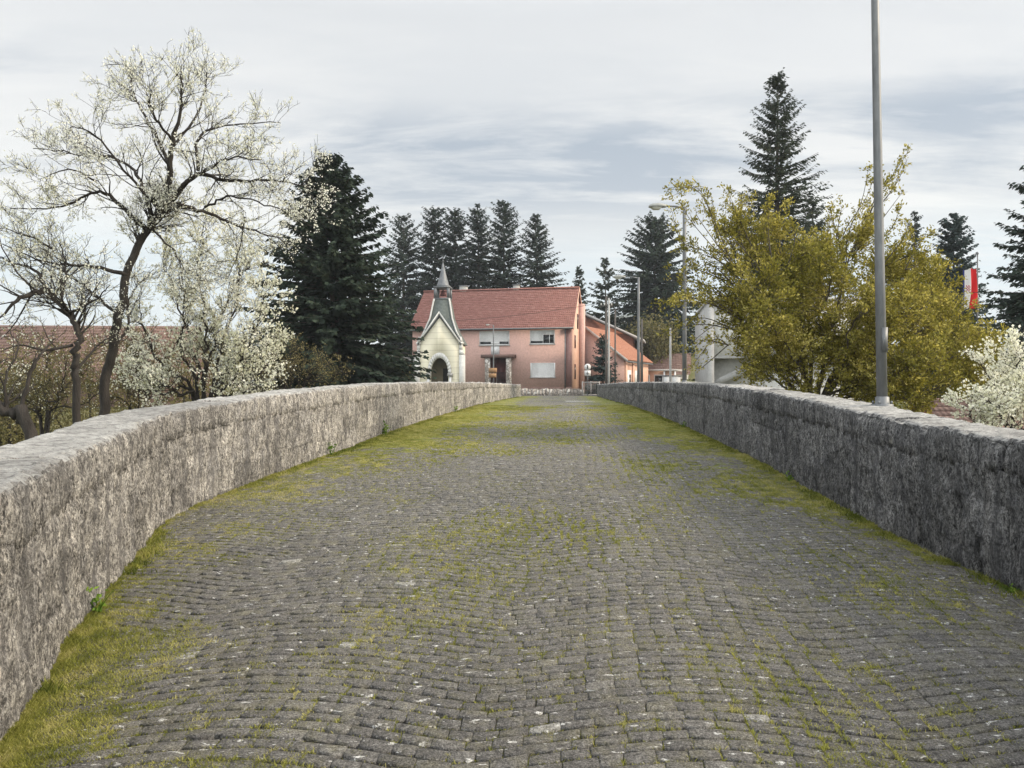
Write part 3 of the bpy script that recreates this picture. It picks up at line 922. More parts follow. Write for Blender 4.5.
# --- tall blossoming tree on the left
Yb = 11.2
tb = Tree(ground_pt(96, Yb), 21, den=[8.0, 7.5, 7.0], length=[0.74, 0.36, 0.17], up=[0.06, 0.16, 0.25, 0.2], rr=0.42, rmin=0.0028)
tb.gapl = 0.05
g0 = tuple(tb.base)
tb.limb([g0] + pp([(103, 410), (112, 350), (122, 301), (130, 264), (151, 225), (169, 202)], Yb), 0.080, 0.048, tmin=0.72)
L0 = [
    (pp([(169, 202), (170, 155), (173, 129), (182, 87), (181, 44)], Yb, -0.5), .062, .008),
    (pp([(169, 202), (198, 170), (229, 169), (272, 164), (308, 164)], Yb, -0.7), .050, .007),
    (pp([(176, 204), (208, 207), (248, 216), (292, 224)], Yb, 0.8), .042, .007),
    (pp([(198, 170), (198, 134), (224, 112), (280, 104)], Yb, 0.6), .034, .006),
    (pp([(146, 229), (117, 197), (96, 181), (62, 190), (10, 186)], Yb, -0.6), .045, .006),
    (pp([(154, 222), (143, 180), (120, 150), (78, 139), (33, 129)], Yb, 0.9), .040, .006),
    (pp([(169, 165), (156, 129), (135, 87), (117, 62)], Yb, 0.7), .038, .006),
    (pp([(170, 150), (196, 110), (205, 75), (206, 52)], Yb, 0.9), .028, .006),
    (pp([(128, 275), (88, 259), (52, 249), (2, 222)], Yb, -1.0), .040, .006),
    (pp([(118, 315), (90, 284), (55, 255), (20, 238)], Yb, 1.0), .032, .006),
    (pp([(153, 230), (177, 246), (183, 268)], Yb, -0.4), .020, .005),
    (pp([(205, 207), (232, 190), (270, 192), (300, 198)], Yb, -0.9), .022, .005),
    (pp([(182, 185), (228, 150), (262, 140)], Yb, -1.3), .026, .005),
    (pp([(160, 210), (130, 170), (95, 120), (70, 105)], Yb, -1.3), .030, .005),
    (pp([(172, 140), (150, 100), (152, 70)], Yb, -1.1), .026, .005),
    (pp([(245, 217), (240, 240), (228, 262)], Yb + .5, 0.3), .016, .004),
    (pp([(112, 350), (128, 320), (128, 290), (140, 262)], Yb, 0.5), .030, .008),
    (pp([(96, 181), (70, 160), (40, 160)], Yb, -0.9), .02, .005),
    (pp([(52, 249), (25, 225), (-20, 205)], Yb - .6, -0.4), .02, .005),
]
for pts, a, b_ in L0:
    pts = [pts[0]] + [(x, y, z - 0.40 * (k_ + 1) / len(pts)) for k_, (x, y, z) in enumerate(pts[1:])]
    tb.limb(pts, a * .8, b_)
tb.finish('blossoming_tree', 'tall spreading tree with dark trunk and sparse white blossom behind the left wall', 'tree', M['bark'],
          [('crown', M['blossom'], 0.60, 0.026, 0.8, 3, 0.018, 0.6)])

# --- lower arching blossom tree at the far left
Yc = 10.2
tcx = Tree(ground_pt(80, Yc), 31, den=[5.0, 6.0, 7.0], length=[0.8, 0.4, 0.16], up=[0.15, 0.2, 0.25, 0.3], rr=0.42, rmin=0.0028)
tcx.gapl = 0.065
tcx.limb([tuple(tcx.base)] + pp([(78, 410), (75, 363), (80, 335), (68, 314), (47, 290)], Yc), 0.058, 0.034, tmin=0.55)
for pts, a, b_ in [
    (pp([(47, 290), (21, 298), (-5, 322)], Yc, -0.5), .045, .008),
    (pp([(47, 290), (35, 270), (10, 262), (-15, 250)], Yc, 0.4), .025, .006),
    (pp([(60, 304), (66, 270), (60, 240)], Yc, 0.6), .022, .005),
    (pp([(73, 345), (45, 350), (20, 345), (0, 352)], Yc, -0.6), .022, .005),
    (pp([(76, 370), (98, 345), (120, 330)], Yc, 0.7), .020, .005),
    (pp([(68, 314), (95, 300), (110, 285)], Yc, -0.5), .018, .005)]:
    tcx.limb(pts, a, b_)
tcx.finish('blossoming_tree', 'small crooked tree arching left with few white flowers, beside the tall blossoming tree', 'tree', M['bark'],
           [('crown', M['blossom'], 0.42, 0.028, 0.75, 2, 0.014, 0.45)])

# --- leaning bare trunk in the left corner
Yd = 9.0
td_ = Tree(ground_pt(60, Yd), 41, den=[4.0, 5.0, 6.0], length=[0.7, 0.4, 0.16], up=[0.3, 0.2, 0.2, 0.2], rr=0.4, rmin=0.0028)
td_.gapl = 0.09
td_.limb([tuple(td_.base)] + pp([(27, 432), (10, 414), (-15, 392), (-50, 350)], Yd), 0.085, 0.03, tmin=0.25)
td_.limb(pp([(18, 424), (31, 372), (45, 350), (56, 338)], Yd, 0.4), 0.028, 0.006)
td_.limb(pp([(8, 412), (5, 380), (18, 350), (10, 330)], Yd, 0.8), 0.02, 0.005)
td_.finish('leaning_tree', 'bare leaning trunk in the left corner with thin twigs and scattered buds', 'tree', M['bark'],
           [('crown', M['blossom'], 0.3, 0.026, 0.75, 1, 0.014, 0.4), ('foliage', M['bud'], 0.6, 0.024, 0.6, 1, 0.01, 0.5)])


def bush(name, label, cat, u0, Y, fan, seed, den, length, gapl, sets, bark, r0=0.035, up=(0.2, 0.25, 0.25, 0.25), group=None, lf=2):
    tr = Tree(ground_pt(u0, Y), seed, den=den, length=length, up=up, rr=0.45, rmin=0.0026, leaf_from=lf)
    tr.gapl = gapl
    b = np.array(tr.base)
    for pts, dy in fan:
        w = pp(pts, Y, dy)
        tr.limb([tuple(b + tr.r.normal(0, 0.06, 3) * [1, 1, 0])] + w, r0 * tr.r.uniform(.8, 1.15), 0.006, tmin=0.3)
    return tr.finish(name, label, cat, bark, sets, group)


# --- dense white blossom shrub between tree and spruce
bush('blossoming_shrub', 'dense cream white blossoming shrub between the tall tree and the dark spruce', 'shrub', 205, 12.6, [
    ([(200, 400), (190, 340), (170, 280), (160, 235)], 0.6), ([(205, 400), (205, 330), (200, 270), (205, 222)], -0.3),
    ([(210, 400), (225, 340), (240, 280), (235, 240)], 0.5), ([(215, 400), (240, 360), (258, 320), (262, 290)], -0.5),
    ([(195, 405), (165, 370), (145, 330), (138, 300)], -0.5), ([(200, 405), (160, 395), (140, 375), (132, 350)], 0.3),
    ([(215, 405), (250, 385), (268, 362), (276, 345)], 0.4), ([(205, 390), (220, 320), (240, 275), (250, 262)], 0.9),
    ([(200, 400), (180, 350), (185, 300), (180, 255)], -0.9), ([(208, 405), (235, 380), (245, 340), (262, 310)], -0.9),
    ([(200, 410), (180, 395), (165, 385), (150, 388)], -0.7), ([(208, 410), (230, 398), (250, 390), (268, 382)], -0.8)],
    51, [5.0, 6.0, 7.0], [0.62, 0.36, 0.16], 0.042, [('crown', M['blossom2'], 0.62, 0.038, 0.8, 2, 0.022, 0.65), ('foliage', M['olive'], 0.2, 0.03, 0.5, 1, 0.02, 0.5)], M['bark'])
# --- twiggy bush left of the spruce foot
bush('twiggy_bush', 'thin brownish twiggy bush in front of the dark spruce foot', 'shrub', 290, 14.5, [
    ([(285, 400), (275, 375), (262, 355)], 0.3), ([(290, 400), (292, 370), (288, 345)], 0.5), ([(295, 400), (308, 378), (318, 362)], 0.2), ([(300, 398), (325, 385), (338, 374)], -0.3),
    ([(288, 402), (280, 388), (255, 380)], -0.4)],
    61, [5.0, 6.0, 6.0], [0.5, 0.32, 0.15], 0.07, [('crown', M['olive'], 0.8, 0.028, 0.6, 2, 0.02, 0.75)], M['bark'], 0.02)
# --- white shrub at the right edge
bush('blossoming_shrub', 'creamy white blossoming shrub behind the right wall below the flag', 'shrub', 1000, 10.2, [
    ([(1009, 450), (999, 410), (989, 382), (982, 362)], 0.4), ([(1014, 450), (1014, 405), (1019, 370), (1017, 352)], -0.2),
    ([(1019, 450), (1034, 410), (1049, 375), (1056, 358)], 0.4), ([(1009, 455), (989, 430), (972, 415), (964, 406)], -0.2),
    ([(1024, 455), (1059, 420), (1084, 390), (1094, 365)], 0.2), ([(1012, 450), (1004, 420), (994, 405), (980, 395)], -0.6),
    ([(1016, 450), (1024, 430), (1034, 405), (1032, 385)], -0.6), ([(1019, 460), (1044, 450), (1074, 435)], -0.3), ([(1014, 440), (1006, 395), (1004, 372)], .7)],
    71, [6.5, 7.5, 7.0], [0.42, 0.26, 0.13], 0.034, [('crown', M['blossom2'], 1.0, 0.036, 0.8, 2, 0.018, 0.7), ('foliage', M['olive'], 0.15, 0.03, 0.5, 1, 0.02, 0.5)], M['bark'], 0.02)

bush('twiggy_bush', 'brownish budding bush behind the leaning trunk in the left corner', 'shrub', 45, 14.0, [
    ([(40, 420), (30, 380), (15, 352)], .4), ([(45, 420), (48, 380), (45, 346)], -.3), ([(50, 420), (70, 385), (88, 358)], .5), ([(38, 420), (8, 395), (-15, 375)], -.3),
    ([(46, 420), (60, 395), (66, 362)], -.8), ([(40, 420), (25, 400), (12, 380)], .9), ([(48, 425), (80, 405), (100, 392)], -.4), ([(42, 425), (20, 412), (-5, 405)], .2)],
    91, [5.5, 6.0, 6.0], [0.55, 0.34, 0.16], 0.06, [('crown', M['olive'], 0.9, 0.034, 0.6, 2, 0.03, 0.55), ('blossom', M['blossom'], 0.12, 0.03, 0.8, 2, 0.02, 0.6)], M['bark'], 0.022)
bush('twiggy_bush', 'brownish budding bush between the tall blossoming tree and the white shrub', 'shrub', 138, 15.0, [
    ([(132, 415), (120, 380), (108, 352)], .4), ([(138, 415), (140, 375), (138, 344)], -.3), ([(142, 415), (155, 380), (168, 352)], .5), ([(130, 415), (108, 395), (92, 380)], -.3),
    ([(138, 415), (128, 390), (124, 365)], -.8), ([(140, 415), (165, 398), (185, 385)], .3), ([(134, 415), (150, 395), (152, 370)], .9)],
    93, [5.5, 6.0, 6.0], [0.55, 0.34, 0.16], 0.06, [('crown', M['olive'], 0.9, 0.034, 0.6, 2, 0.03, 0.5), ('blossom', M['blossom'], 0.12, 0.03, 0.8, 2, 0.02, 0.6)], M['bark'], 0.022)

# --- golden budding tree on the right
Yg = 14.6
tg_ = Tree(ground_pt(815, Yg), 81, den=[4.6, 6.2, 6.5], length=[0.80, 0.44, 0.22], up=[0.10, 0.14, 0.2, 0.2], rr=0.42, rmin=0.003, leaf_from=2)
tg_.gapl = 0.033
gb = tuple(tg_.base)
fan = [
    ([(820, 418), (800, 370), (780, 335), (765, 318)], -1.4, .035), ([(822, 420), (868, 398), (902, 372), (930, 365)], -1.4, .03), ([(820, 420), (840, 370), (850, 330), (862, 310)], -1.6, .035),
    ([(812, 415), (795, 340), (765, 275), (738, 222)], 0.3, .05), ([(815, 415), (830, 340), (846, 272), (860, 236)], -0.4, .055),
    ([(818, 418), (860, 360), (905, 335), (948, 325)], 0.6, .05), ([(808, 420), (772, 365), (752, 325), (738, 300)], 0.6, .04),
    ([(822, 420), (880, 390), (935, 366), (974, 352)], -0.6, .045), ([(812, 410), (808, 320), (788, 265), (772, 238)], 1.3, .05),
    ([(820, 412), (860, 335), (895, 290), (905, 262)], 1.0, .045), ([(822, 422), (890, 402), (950, 388), (983, 372)], 0.4, .04),
    ([(813, 415), (832, 350), (828, 300), (836, 262)], -1.1, .045), ([(810, 415), (785, 360), (768, 312), (758, 290)], -1.1, .04),
    ([(816, 418), (860, 380), (882, 335), (905, 310)], -1.2, .04), ([(810, 418), (785, 390), (765, 372), (752, 345)], 1.2, .035),
    ([(818, 418), (860, 370), (920, 335), (938, 312)], 1.5, .04), ([(814, 418), (800, 350), (800, 300), (806, 262)], 0.2, .045),
    ([(820, 420), (860, 405), (915, 395), (945, 385)], -0.9, .03), ([(810, 415), (795, 390), (780, 375), (765, 360)], -0.6, .03),
    ([(816, 418), (835, 395), (855, 385), (872, 360)], -0.8, .03), ([(818, 418), (870, 350), (915, 315), (932, 290)], -0.2, .035),
    ([(816, 415), (858, 350), (895, 305), (925, 290)], 1.6, .035), ([(810, 415), (800, 340), (812, 290), (822, 250)], 1.9, .035),
    ([(815, 418), (845, 355), (868, 300), (880, 268)], .3, .04), ([(820, 420), (900, 375), (950, 358), (982, 352)], 1.0, .035)]
for pts, dy, r0 in fan:
    tg_.limb([tuple(np.array(gb) + tg_.r.normal(0, .12, 3) * [1, 1, 0])] + pp(pts, Yg, dy), r0, .007, tmin=0.34)
# long thin upright and arching shoots with short leafy spurs
tg_.len = [0.8, 0.17, 0.10]; tg_.den = [4.6, 9.0, 6.0]
for pts, dy in [([(846, 272), (848, 235), (862, 200), (868, 170)], -.2), ([(852, 260), (866, 215), (888, 182), (908, 152)], -.2), ([(846, 275), (838, 235), (842, 205)], .1),
                ([(858, 250), (880, 222), (904, 190)], -.1), ([(856, 240), (874, 205), (882, 172)], .2), ([(880, 268), (902, 240), (912, 215)], .2),
                ([(838, 265), (836, 232), (830, 210)], .4), ([(765, 275), (742, 225), (724, 188)], .3), ([(765, 275), (735, 240), (706, 212)], .1),
                ([(750, 290), (715, 258), (684, 240)], -.2), ([(760, 285), (728, 262), (694, 225), (682, 205)], -.3), ([(742, 310), (705, 285), (668, 268)], 0.2),
                ([(742, 320), (700, 300), (672, 300)], -.2), ([(735, 330), (705, 318), (680, 322)], .2), ([(772, 262), (768, 225), (772, 196)], .2),
                ([(750, 280), (722, 245), (700, 190), (668, 188)], -.2), ([(745, 300), (715, 275), (690, 262)], .4), ([(755, 270), (735, 225), (745, 195)], .5),
                ([(740, 315), (712, 300), (690, 282)], -.4), ([(788, 265), (795, 238), (790, 220)], .3), 
                ([(905, 270), (918, 245), (932, 232)], .3), ([(728, 345), (705, 340), (692, 350)], .2)]:
    for rep in range(3 if pts[-1][0] < 800 else 2):
        jit_ = [(u + (tg_.r.normal(0, 9) if rep else 0) * (k_ > 0), v + (tg_.r.normal(6, 9) if rep else 0) * (k_ > 0)) for k_, (u, v) in enumerate(pts)]
        tg_.limb(catmull(pp(jit_, Yg - .1 + rep * .15, dy + tg_.r.normal(0, .25) * rep), 4), .013, .003, level=1, tmin=0.05)
tg_.finish('golden_tree', 'bushy tree in golden green young leaf behind the right wall', 'tree', M['bark_gold'],
           [('crown', M['gold'], 0.95, 0.058, 0.5, 2, 0.03, 0.5)])


# ------------------------------------------------------------------ conifers
def conifer(name, label, u, vtop, Y, wpx, seed, mat, shape=0.85, clear=0.0, spacing=0.36, nb=8, ns=16, droop=0.35, rag=0.25, spray=0.34, group=None, thin=0.0, width=0.30, dead=0.0):
    x, _, ztop = P(u, vtop, Y)
    zb = float(terr(x, Y)) - 0.2
    H = ztop - zb; R = wpx / 2 / F * Y * 1.3
    root = empty(name, (x, Y, zb)); tag(root, label, 'conifer', group)
    r = np.random.default_rng(seed)
    b = Buf()
    lean = r.normal(0, 0.006 * H, 2)
    pz = np.linspace(0, 1, 9)
    b.tube(np.stack([lean[0] * pz ** 2, lean[1] * pz ** 2, pz * H * 0.99], 1), np.maximum(0.015, 0.016 * H * (1 - pz) + 0.012), 7)
    nw = int(H * (1 - clear) / spacing)
    pts, dirs, lens = [], [], []
    stubs = b
    for w in range(nw):
        f = clear + (1 - clear) * (w + r.uniform(0, 1)) / nw
        Lr = R * ((1 - f) / (1 - clear)) ** shape * 1.06 + 0.10
        k = max(5, int(nb * 1.15 * (0.55 + 0.6 * (1 - f))))
        a0 = r.uniform(0, 6.28)
        for i in range(k):
            if r.random() < thin: continue
            a = a0 + i * 6.283 / k + r.normal(0, 0.2)
            L = Lr * r.uniform(1 - rag * 1.6, 1 + rag * 0.45)
            up = np.interp(f, [0, .55, 1], [-0.12, 0.05, 0.75])
            n_ = max(5, int(ns * 1.5 * (0.35 + 0.65 * L / (R + .1))))
            t = np.linspace(0.12, 1, n_)
            cx, sx = math.cos(a), math.sin(a)
            z = (f + r.uniform(-.6, .6) * (1 - clear) / nw) * H + L * (up * t - droop * np.interp(f, [0, 1], [1, .2]) * t ** 2 + 0.16 * t ** 3)
            pos = np.stack([cx * L * t + lean[0] * f * f, sx * L * t + lean[1] * f * f, z], 1)
            sel = slice(0, None, 3)
            stubs.tube(np.vstack([[lean[0] * f * f, lean[1] * f * f, f * H], pos[::max(1, n_ // 3)], pos[-1:]]), np.linspace(0.02 + 0.006 * L, 0.006, len(pos[::max(1, n_ // 3)]) + 2), 3, cap=False)
            for sgn in (-1, 1, 0):
                aa = a + sgn * r.uniform(0.55, 1.0, n_)
                dd = np.stack([np.cos(aa), np.sin(aa), r.normal(-0.28, 0.22, n_)], 1)
                if sgn == 0: dd[:, 2] = r.normal(-0.55, 0.35, n_)
                ll = 0.78 * spray * (0.55 + 0.9 * (1 - t) * L / (R + .2) * 1.4) * r.uniform(0.6, 1.3, n_)
                pts.append(pos + r.normal(0, 0.04, pos.shape)); dirs.append(dd); lens.append(ll)
    # leader
    n_ = 10
    t = np.linspace(0.93, 1.0, n_)
    pts.append(np.stack([lean[0] * t * t, lean[1] * t * t, t * H], 1)); aa = r.uniform(0, 6.28, n_)
    dirs.append(np.stack([np.cos(aa), np.sin(aa), np.full(n_, 0.9)], 1)); lens.append(np.full(n_, spray * 0.6))
    pts = np.vstack(pts); dirs = np.vstack(dirs); lens = np.concatenate(lens)
    dirs /= np.linalg.norm(dirs, axis=1)[:, None]
    o = r.normal(0, 0.45, dirs.shape) + np.array([0, 0, 1.0])
    bb = np.cross(dirs, o); bb /= np.linalg.norm(bb, axis=1)[:, None]
    lw = (lens * width * r.uniform(0.7, 1.3, len(lens)))[:, None]
    mid = pts + dirs * lens[:, None] * 0.42
    tip = pts + dirs * lens[:, None] + np.array([0, 0, -0.06]) * lens[:, None]
    V = np.stack([pts, mid + bb * lw, tip, mid - bb * lw], 1).reshape(-1, 3)
    Qq = np.arange(len(V)).reshape(-1, 4)
    ti = np.clip(r.normal(0.42, 0.2, len(Qq)) + 0.5 * (fbm(pts[:, 0] * .9 + pts[:, 1] * .9, pts[:, 2] * 0.9, 2, seed) - 0.5), 0, 1)
    b.build('trunk', M['bark_conifer'], root, smooth=True)
    mesh_np('crown', V, [Qq], mat, root, tint=ti)
    return root


conifer('spruce_tree', 'broad dark spruce behind the left wall, beside the white shrub', 333, 160, 38, 196, 101, M['spruce_dark'], 0.76, 0.06, 0.30, 13, 22, 0.40, 0.16, 0.60, width=0.34)
row = [(404, 217, 95, 84, 0.56, 0.04), (435, 210, 97, 66, 0.5, 0.05), (457, 211, 96, 60, 0.5, 0.04), (479, 206, 98, 54, 0.55, 0.10), (504, 202, 94, 76, 0.60, 0.07), (538, 216, 95, 76, 0.66, 0.03)]
rl = ['leftmost spruce in the row behind the pink house, next to the broad dark spruce', 'spruce behind the chapel spire in the row behind the pink house',
      'narrow spruce just right of the chapel spire in the row behind the house', 'slimmest and thinnest spruce in the middle of the row behind the house',
      'tallest and loosest spruce of the row, over the middle of the pink house roof', 'rightmost spruce of the row, full and conical, above the right roof end']
for k, ((u, v, Y, w, sh, th), lb) in enumerate(zip(row, rl)):
    conifer('spruce_tree', lb, u, v, Y, w, 120 + k, M['spruce'], sh, 0.04, 0.42, 9, 13, 0.38, 0.30, 0.75, 'row of spruces behind the pink house', th, 0.27)
conifer('spruce_tree', 'very dark wide spruce behind the street lamps and left of the golden tree', 655, 221, 106, 92, 131, M['spruce_dark'], 0.48, 0.0, 0.5, 11, 15, 0.35, 0.18, 0.9, width=0.34)
conifer('spruce_tree', 'small faint spruce just right of the pink house chimney', 579, 267, 120, 34, 132, M['fir'], 0.75, 0.0, 0.7, 8, 9, 0.3, 0.25, 0.95)
conifer('spruce_tree', 'pale grey green spruce behind the wooden utility pole', 606, 259, 112, 60, 133, M['fir'], 0.75, 0.0, 0.7, 8, 11, 0.3, 0.3, 0.95, thin=0.12)
conifer('fir_tree', 'tall open branched fir rising above the golden tree', 776, 75, 54, 128, 134, M['fir'], 0.74, 0.05, 0.36, 10, 20, 0.20, 0.28, 0.50, thin=0.04, width=0.24)
conifer('spruce_tree', 'shorter grey green spruce close behind the tall fir', 812, 198, 60, 66, 135, M['fir'], 0.6, 0.0, 0.5, 9, 12, 0.3, 0.2, 0.5)
conifer('spruce_tree', 'small thin spruce just right of the near lamp post', 914, 214, 70, 54, 136, M['spruce'], 0.75, 0.0, 0.65, 7, 10, 0.3, 0.3, 0.6, thin=0.1)
conifer('spruce_tree', 'smooth dense dark conical spruce left of the flag', 954, 216, 62, 58, 137, M['blue_spruce'], 0.52, 0.0, 0.4, 12, 12, 0.3, 0.08, 0.55, width=0.36)
conifer('spruce_tree', 'large drooping dark spruce cut by the right photo edge', 1046, 140, 30, 128, 138, M['spruce'], 0.72, 0.02, 0.38, 11, 22, 0.30, 0.32, 0.42, thin=0.05)
conifer('blue_spruce', 'little bluish young spruce in front of the peach annex', 603, 336, 70.5, 32, 139, M['blue_spruce'], 0.72, 0.0, 0.3, 9, 10, 0.25, 0.16, 0.42)


# --- broadleaf bushes further off: many leaf clumps on short stems
def round_bush(name, label, u, v, Y, wpx, hpx, seed, mat, nleaf=6000, size=0.14, group=None, cat='shrub'):
    x, _, zc = P(u, v, Y)
    zb = float(terr(x, Y)) - 0.1
    rx = wpx / 2 / F * Y; H = (zc + hpx / 2 / F * Y) - zb
    root = empty(name, (x, Y, zb)); tag(root, label, cat, group)
    r = np.random.default_rng(seed)
    st = Buf(); cl = []
    for i in range(22):
        a = r.uniform(0, 6.28); e = r.uniform(0.1, 1.0)
        tip = np.array([rx * math.cos(a) * e ** .6 * r.uniform(.5, 1), rx * .8 * math.sin(a) * e ** .6 * r.uniform(.5, 1), H * r.uniform(.45, 1) * (1 - .35 * e ** 2)])
        mid = tip * np.array([.45, .45, .55])
        st.tube(catmull([(0, 0, 0), mid, tip], 4), np.linspace(0.03 + .008 * H, 0.008, 9), 4)
        for t in np.linspace(.35, 1, 6): cl.append(tip * np.array([t, t, t ** .8]) + r.normal(0, .12 * rx, 3))
    st.build('stems', M['bark'], root)
    cl = np.array(cl)
    pts = cl[r.integers(0, len(cl), nleaf)] + r.normal(0, 0.16 * min(rx, H), (nleaf, 3))
    pts = pts[pts[:, 2] > 0.05]
    V, Qq = leaf_quads(pts, size, 0.6, r)
    mesh_np('crown', V, [Qq], mat, root, tint=np.clip(r.normal(.45, .22, len(Qq)), 0, 1))
    return root


round_bush('olive_bush', 'large olive green budding bush behind the peach annex and far lamp post', 653, 342, 96, 58, 62, 201, M['olive'], 7000, 0.34)
round_bush('olive_bush', 'loose brownish green bush behind the leaning trunk at far left', 14, 372, 20, 140, 92, 202, M['olive'], 20000, 0.06)
round_bush('olive_bush', 'low brownish green bush between the two dark blossom tree trunks', 96, 378, 21, 130, 74, 203, M['olive'], 18000, 0.06)
round_bush('olive_bush', 'shadowy olive bush behind the dense white shrub', 195, 372, 20, 120, 74, 204, M['olive'], 14000, 0.065)
round_bush('olive_bush', 'pale bare looking bush between broad spruce and the chapel', 405, 372, 56, 20, 30, 205, M['olive'], 2500, 0.14)
round_bush('hedge_bush', 'bushy dark hedge at the foot of the edge spruce, behind the flag', 1000, 340, 26, 90, 90, 206, M['spruce'], 9000, 0.10)


# ------------------------------------------------------------------ buildings
class Frame:
    def __init__(s, name, ox, oy, oz, deg, label, cat, group=None):
        s.o = (ox, oy, oz); s.a = RD(deg)
        s.root = empty(name, s.o, s.a); tag(s.root, label, cat, group)
        s.c, s.s = math.cos(s.a), math.sin(s.a)

    def uv(s, u, v, yl=0.0):
        k = (u - 512) / F
        ox, oy, oz = s.o
        x = (k * (oy + s.c * yl) - ox + s.s * yl) / (s.c - k * s.s)
        Y = oy + s.s * x + s.c * yl
        return x, EYE - (v - 384) / F * Y - oz

    def rect(s, u0, u1, v0, v1, yl=0.0):
        x0, z1 = s.uv(u0, v0, yl); x1, z0 = s.uv(u1, v1, yl)
        return x0, x1, z0, z1


def tile_slope(buf, x0, x1, ya, za, yb, zb, n=22, th=0.05, hip0=0, hip1=0):
    """stepped courses of tiles from eave (ya,za) up to ridge (yb,zb)"""
    nv = np.array([-(zb - za), (yb - ya)]); nv = nv / np.linalg.norm(nv)
    if nv[1] < 0: nv = -nv
    for i in range(n):
        t0, t1 = i / n, (i + 1.12) / n
        p0 = np.array([ya + (yb - ya) * t0, za + (zb - za) * t0]) + nv * (th + 0.05)
        p1 = np.array([ya + (yb - ya) * min(t1, 1), za + (zb - za) * min(t1, 1)]) + nv * 0.05
        q0 = p0 - nv * th
        buf.add([(x0, p0[0], p0[1]), (x1, p0[0], p0[1]), (x1, p1[0], p1[1]), (x0, p1[0], p1[1]),
                 (x0, q0[0], q0[1]), (x1, q0[0], q0[1])], [(0, 1, 2, 3), (4, 5, 1, 0), (0, 3, 4), (1, 5, 2)])


def window(fr, u0, u1, v0, v1, kind='shutter', yl=0.0):
    x0, x1, z0, z1 = fr.rect(u0, u1, v0, v1, yl)
    w = Buf()
    t = 0.09
    w.box(x0, x0 + t, yl - .05, yl + .06, z0, z1).box(x1 - t, x1, yl - .05, yl + .06, z0, z1)
    w.box(x0 + t, x1 - t, yl - .05, yl + .06, z1 - t, z1).box(x0 + t, x1 - t, yl - .05, yl + .06, z0, z0 + t)
    fo = w.build('window', M['white'], fr.root)
    Buf().box(x0 - .08, x1 + .08, yl - .12, yl + .05, z0 - .07, z0 - .002).build('sill', M['concrete'], fo)
    return fo, (x0 + t, x1 - t, z0 + t, z1 - t)


def slats(fo, x0, x1, z0, z1, y, n):
    b = Buf()
    for i in range(n):
        a = z0 + (z1 - z0) * i / n; c = z0 + (z1 - z0) * (i + 1) / n
        b.prism_x([(y - .012, a), (y - .03, a + (c - a) * .5), (y - .012, c), (y, c), (y, a)], x0, x1)
    return b.build('roller_shutter', M['white'], fo)


# ---- pink house
hf = Frame('pink_house', -1.917, 73.65, 0.86, -12, 'two storey pink house with red tiled roof and white roller shutters facing the bridge', 'house')
hx0, hx1, D = -8.4, 7.93, 8.8
ez = 5.96 + EYE - 0.86 - 0.1
rz_ = 9.85 + EYE - 0.86
body = Buf()
body.prism_x([(0, 0), (D, 0), (D, ez), (D / 2, rz_ - 0.12), (0, ez)], hx0, hx1)
body.build('wall', M['pink'], hf.root)
# gable skin, sunlit: same render but paler peach colour, 2 cm proud
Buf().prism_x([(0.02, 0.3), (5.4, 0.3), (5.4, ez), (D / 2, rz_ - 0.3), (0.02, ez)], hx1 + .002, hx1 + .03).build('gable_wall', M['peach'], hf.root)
Buf().box(hx0 - .02, hx1 + .02, -.03, -.001, -0.4, 0.30).build('plinth', M['plinth'], hf.root)
Buf().box(hx1 - .62, hx1 - .02, -.02, -.001, .31, ez - .1).build('corner_strip', m_rough('mauve_render', (.30, .17, .155), (.35, .20, .18), 1), hf.root)
rf = Buf()
tile_slope(rf, hx0 - .25, hx1 + .18, -0.55, ez - 0.48, D / 2, rz_, 22, 0.05)
tile_slope(rf, hx0 - .25, hx1 + .18, D + 0.55, ez - 0.48, D / 2, rz_, 22, 0.05)
roof = rf.build('roof', M['tile'], hf.root)
Buf().prism_x([(D / 2 - .22, rz_ + .05), (D / 2 + .22, rz_ + .05), (D / 2 + .12, rz_ + .2), (D / 2 - .12, rz_ + .2)], hx0 - .27, hx1 + .2).build('ridge', M['tile'], roof)
Buf().prism_x([(-.62, ez - .5), (-.50, ez - .5), (-.50, ez - .40), (-.64, ez - .36)], hx0 - .25, hx1 + .2).build('gutter', M['lead'], roof)
Buf().box(hx0 - .2, hx1 + .1, -.48, -.003, ez - .52, ez - .46).build('soffit', M['maroon'], roof)
vg_ = Buf()
for ya_, yb_ in ((-.6, D / 2), (D + .6, D / 2)):
    vg_.prism_x([(ya_, ez - .62), (ya_, ez - .40), (yb_, rz_ + .10), (yb_, rz_ - .14)], hx1 + .19, hx1 + .25)
vg_.build('verge_board', M['peach'], roof)
for (u, w_, h_) in ((463, .75, .55), (516, .6, .5)):
    xx, zz_ = hf.uv(u, 292, D / 2)
    ch = Buf().box(xx - w_ / 2, xx + w_ / 2, D / 2 - .1, D / 2 + .6, rz_ - .5, rz_ + h_).build('chimney', M['concrete'], roof)
    Buf().box(xx - w_ / 2 - .06, xx + w_ / 2 + .06, D / 2 - .16, D / 2 + .66, rz_ + h_ + .001, rz_ + h_ + .1).build('chimney_cap', M['lead'], ch)
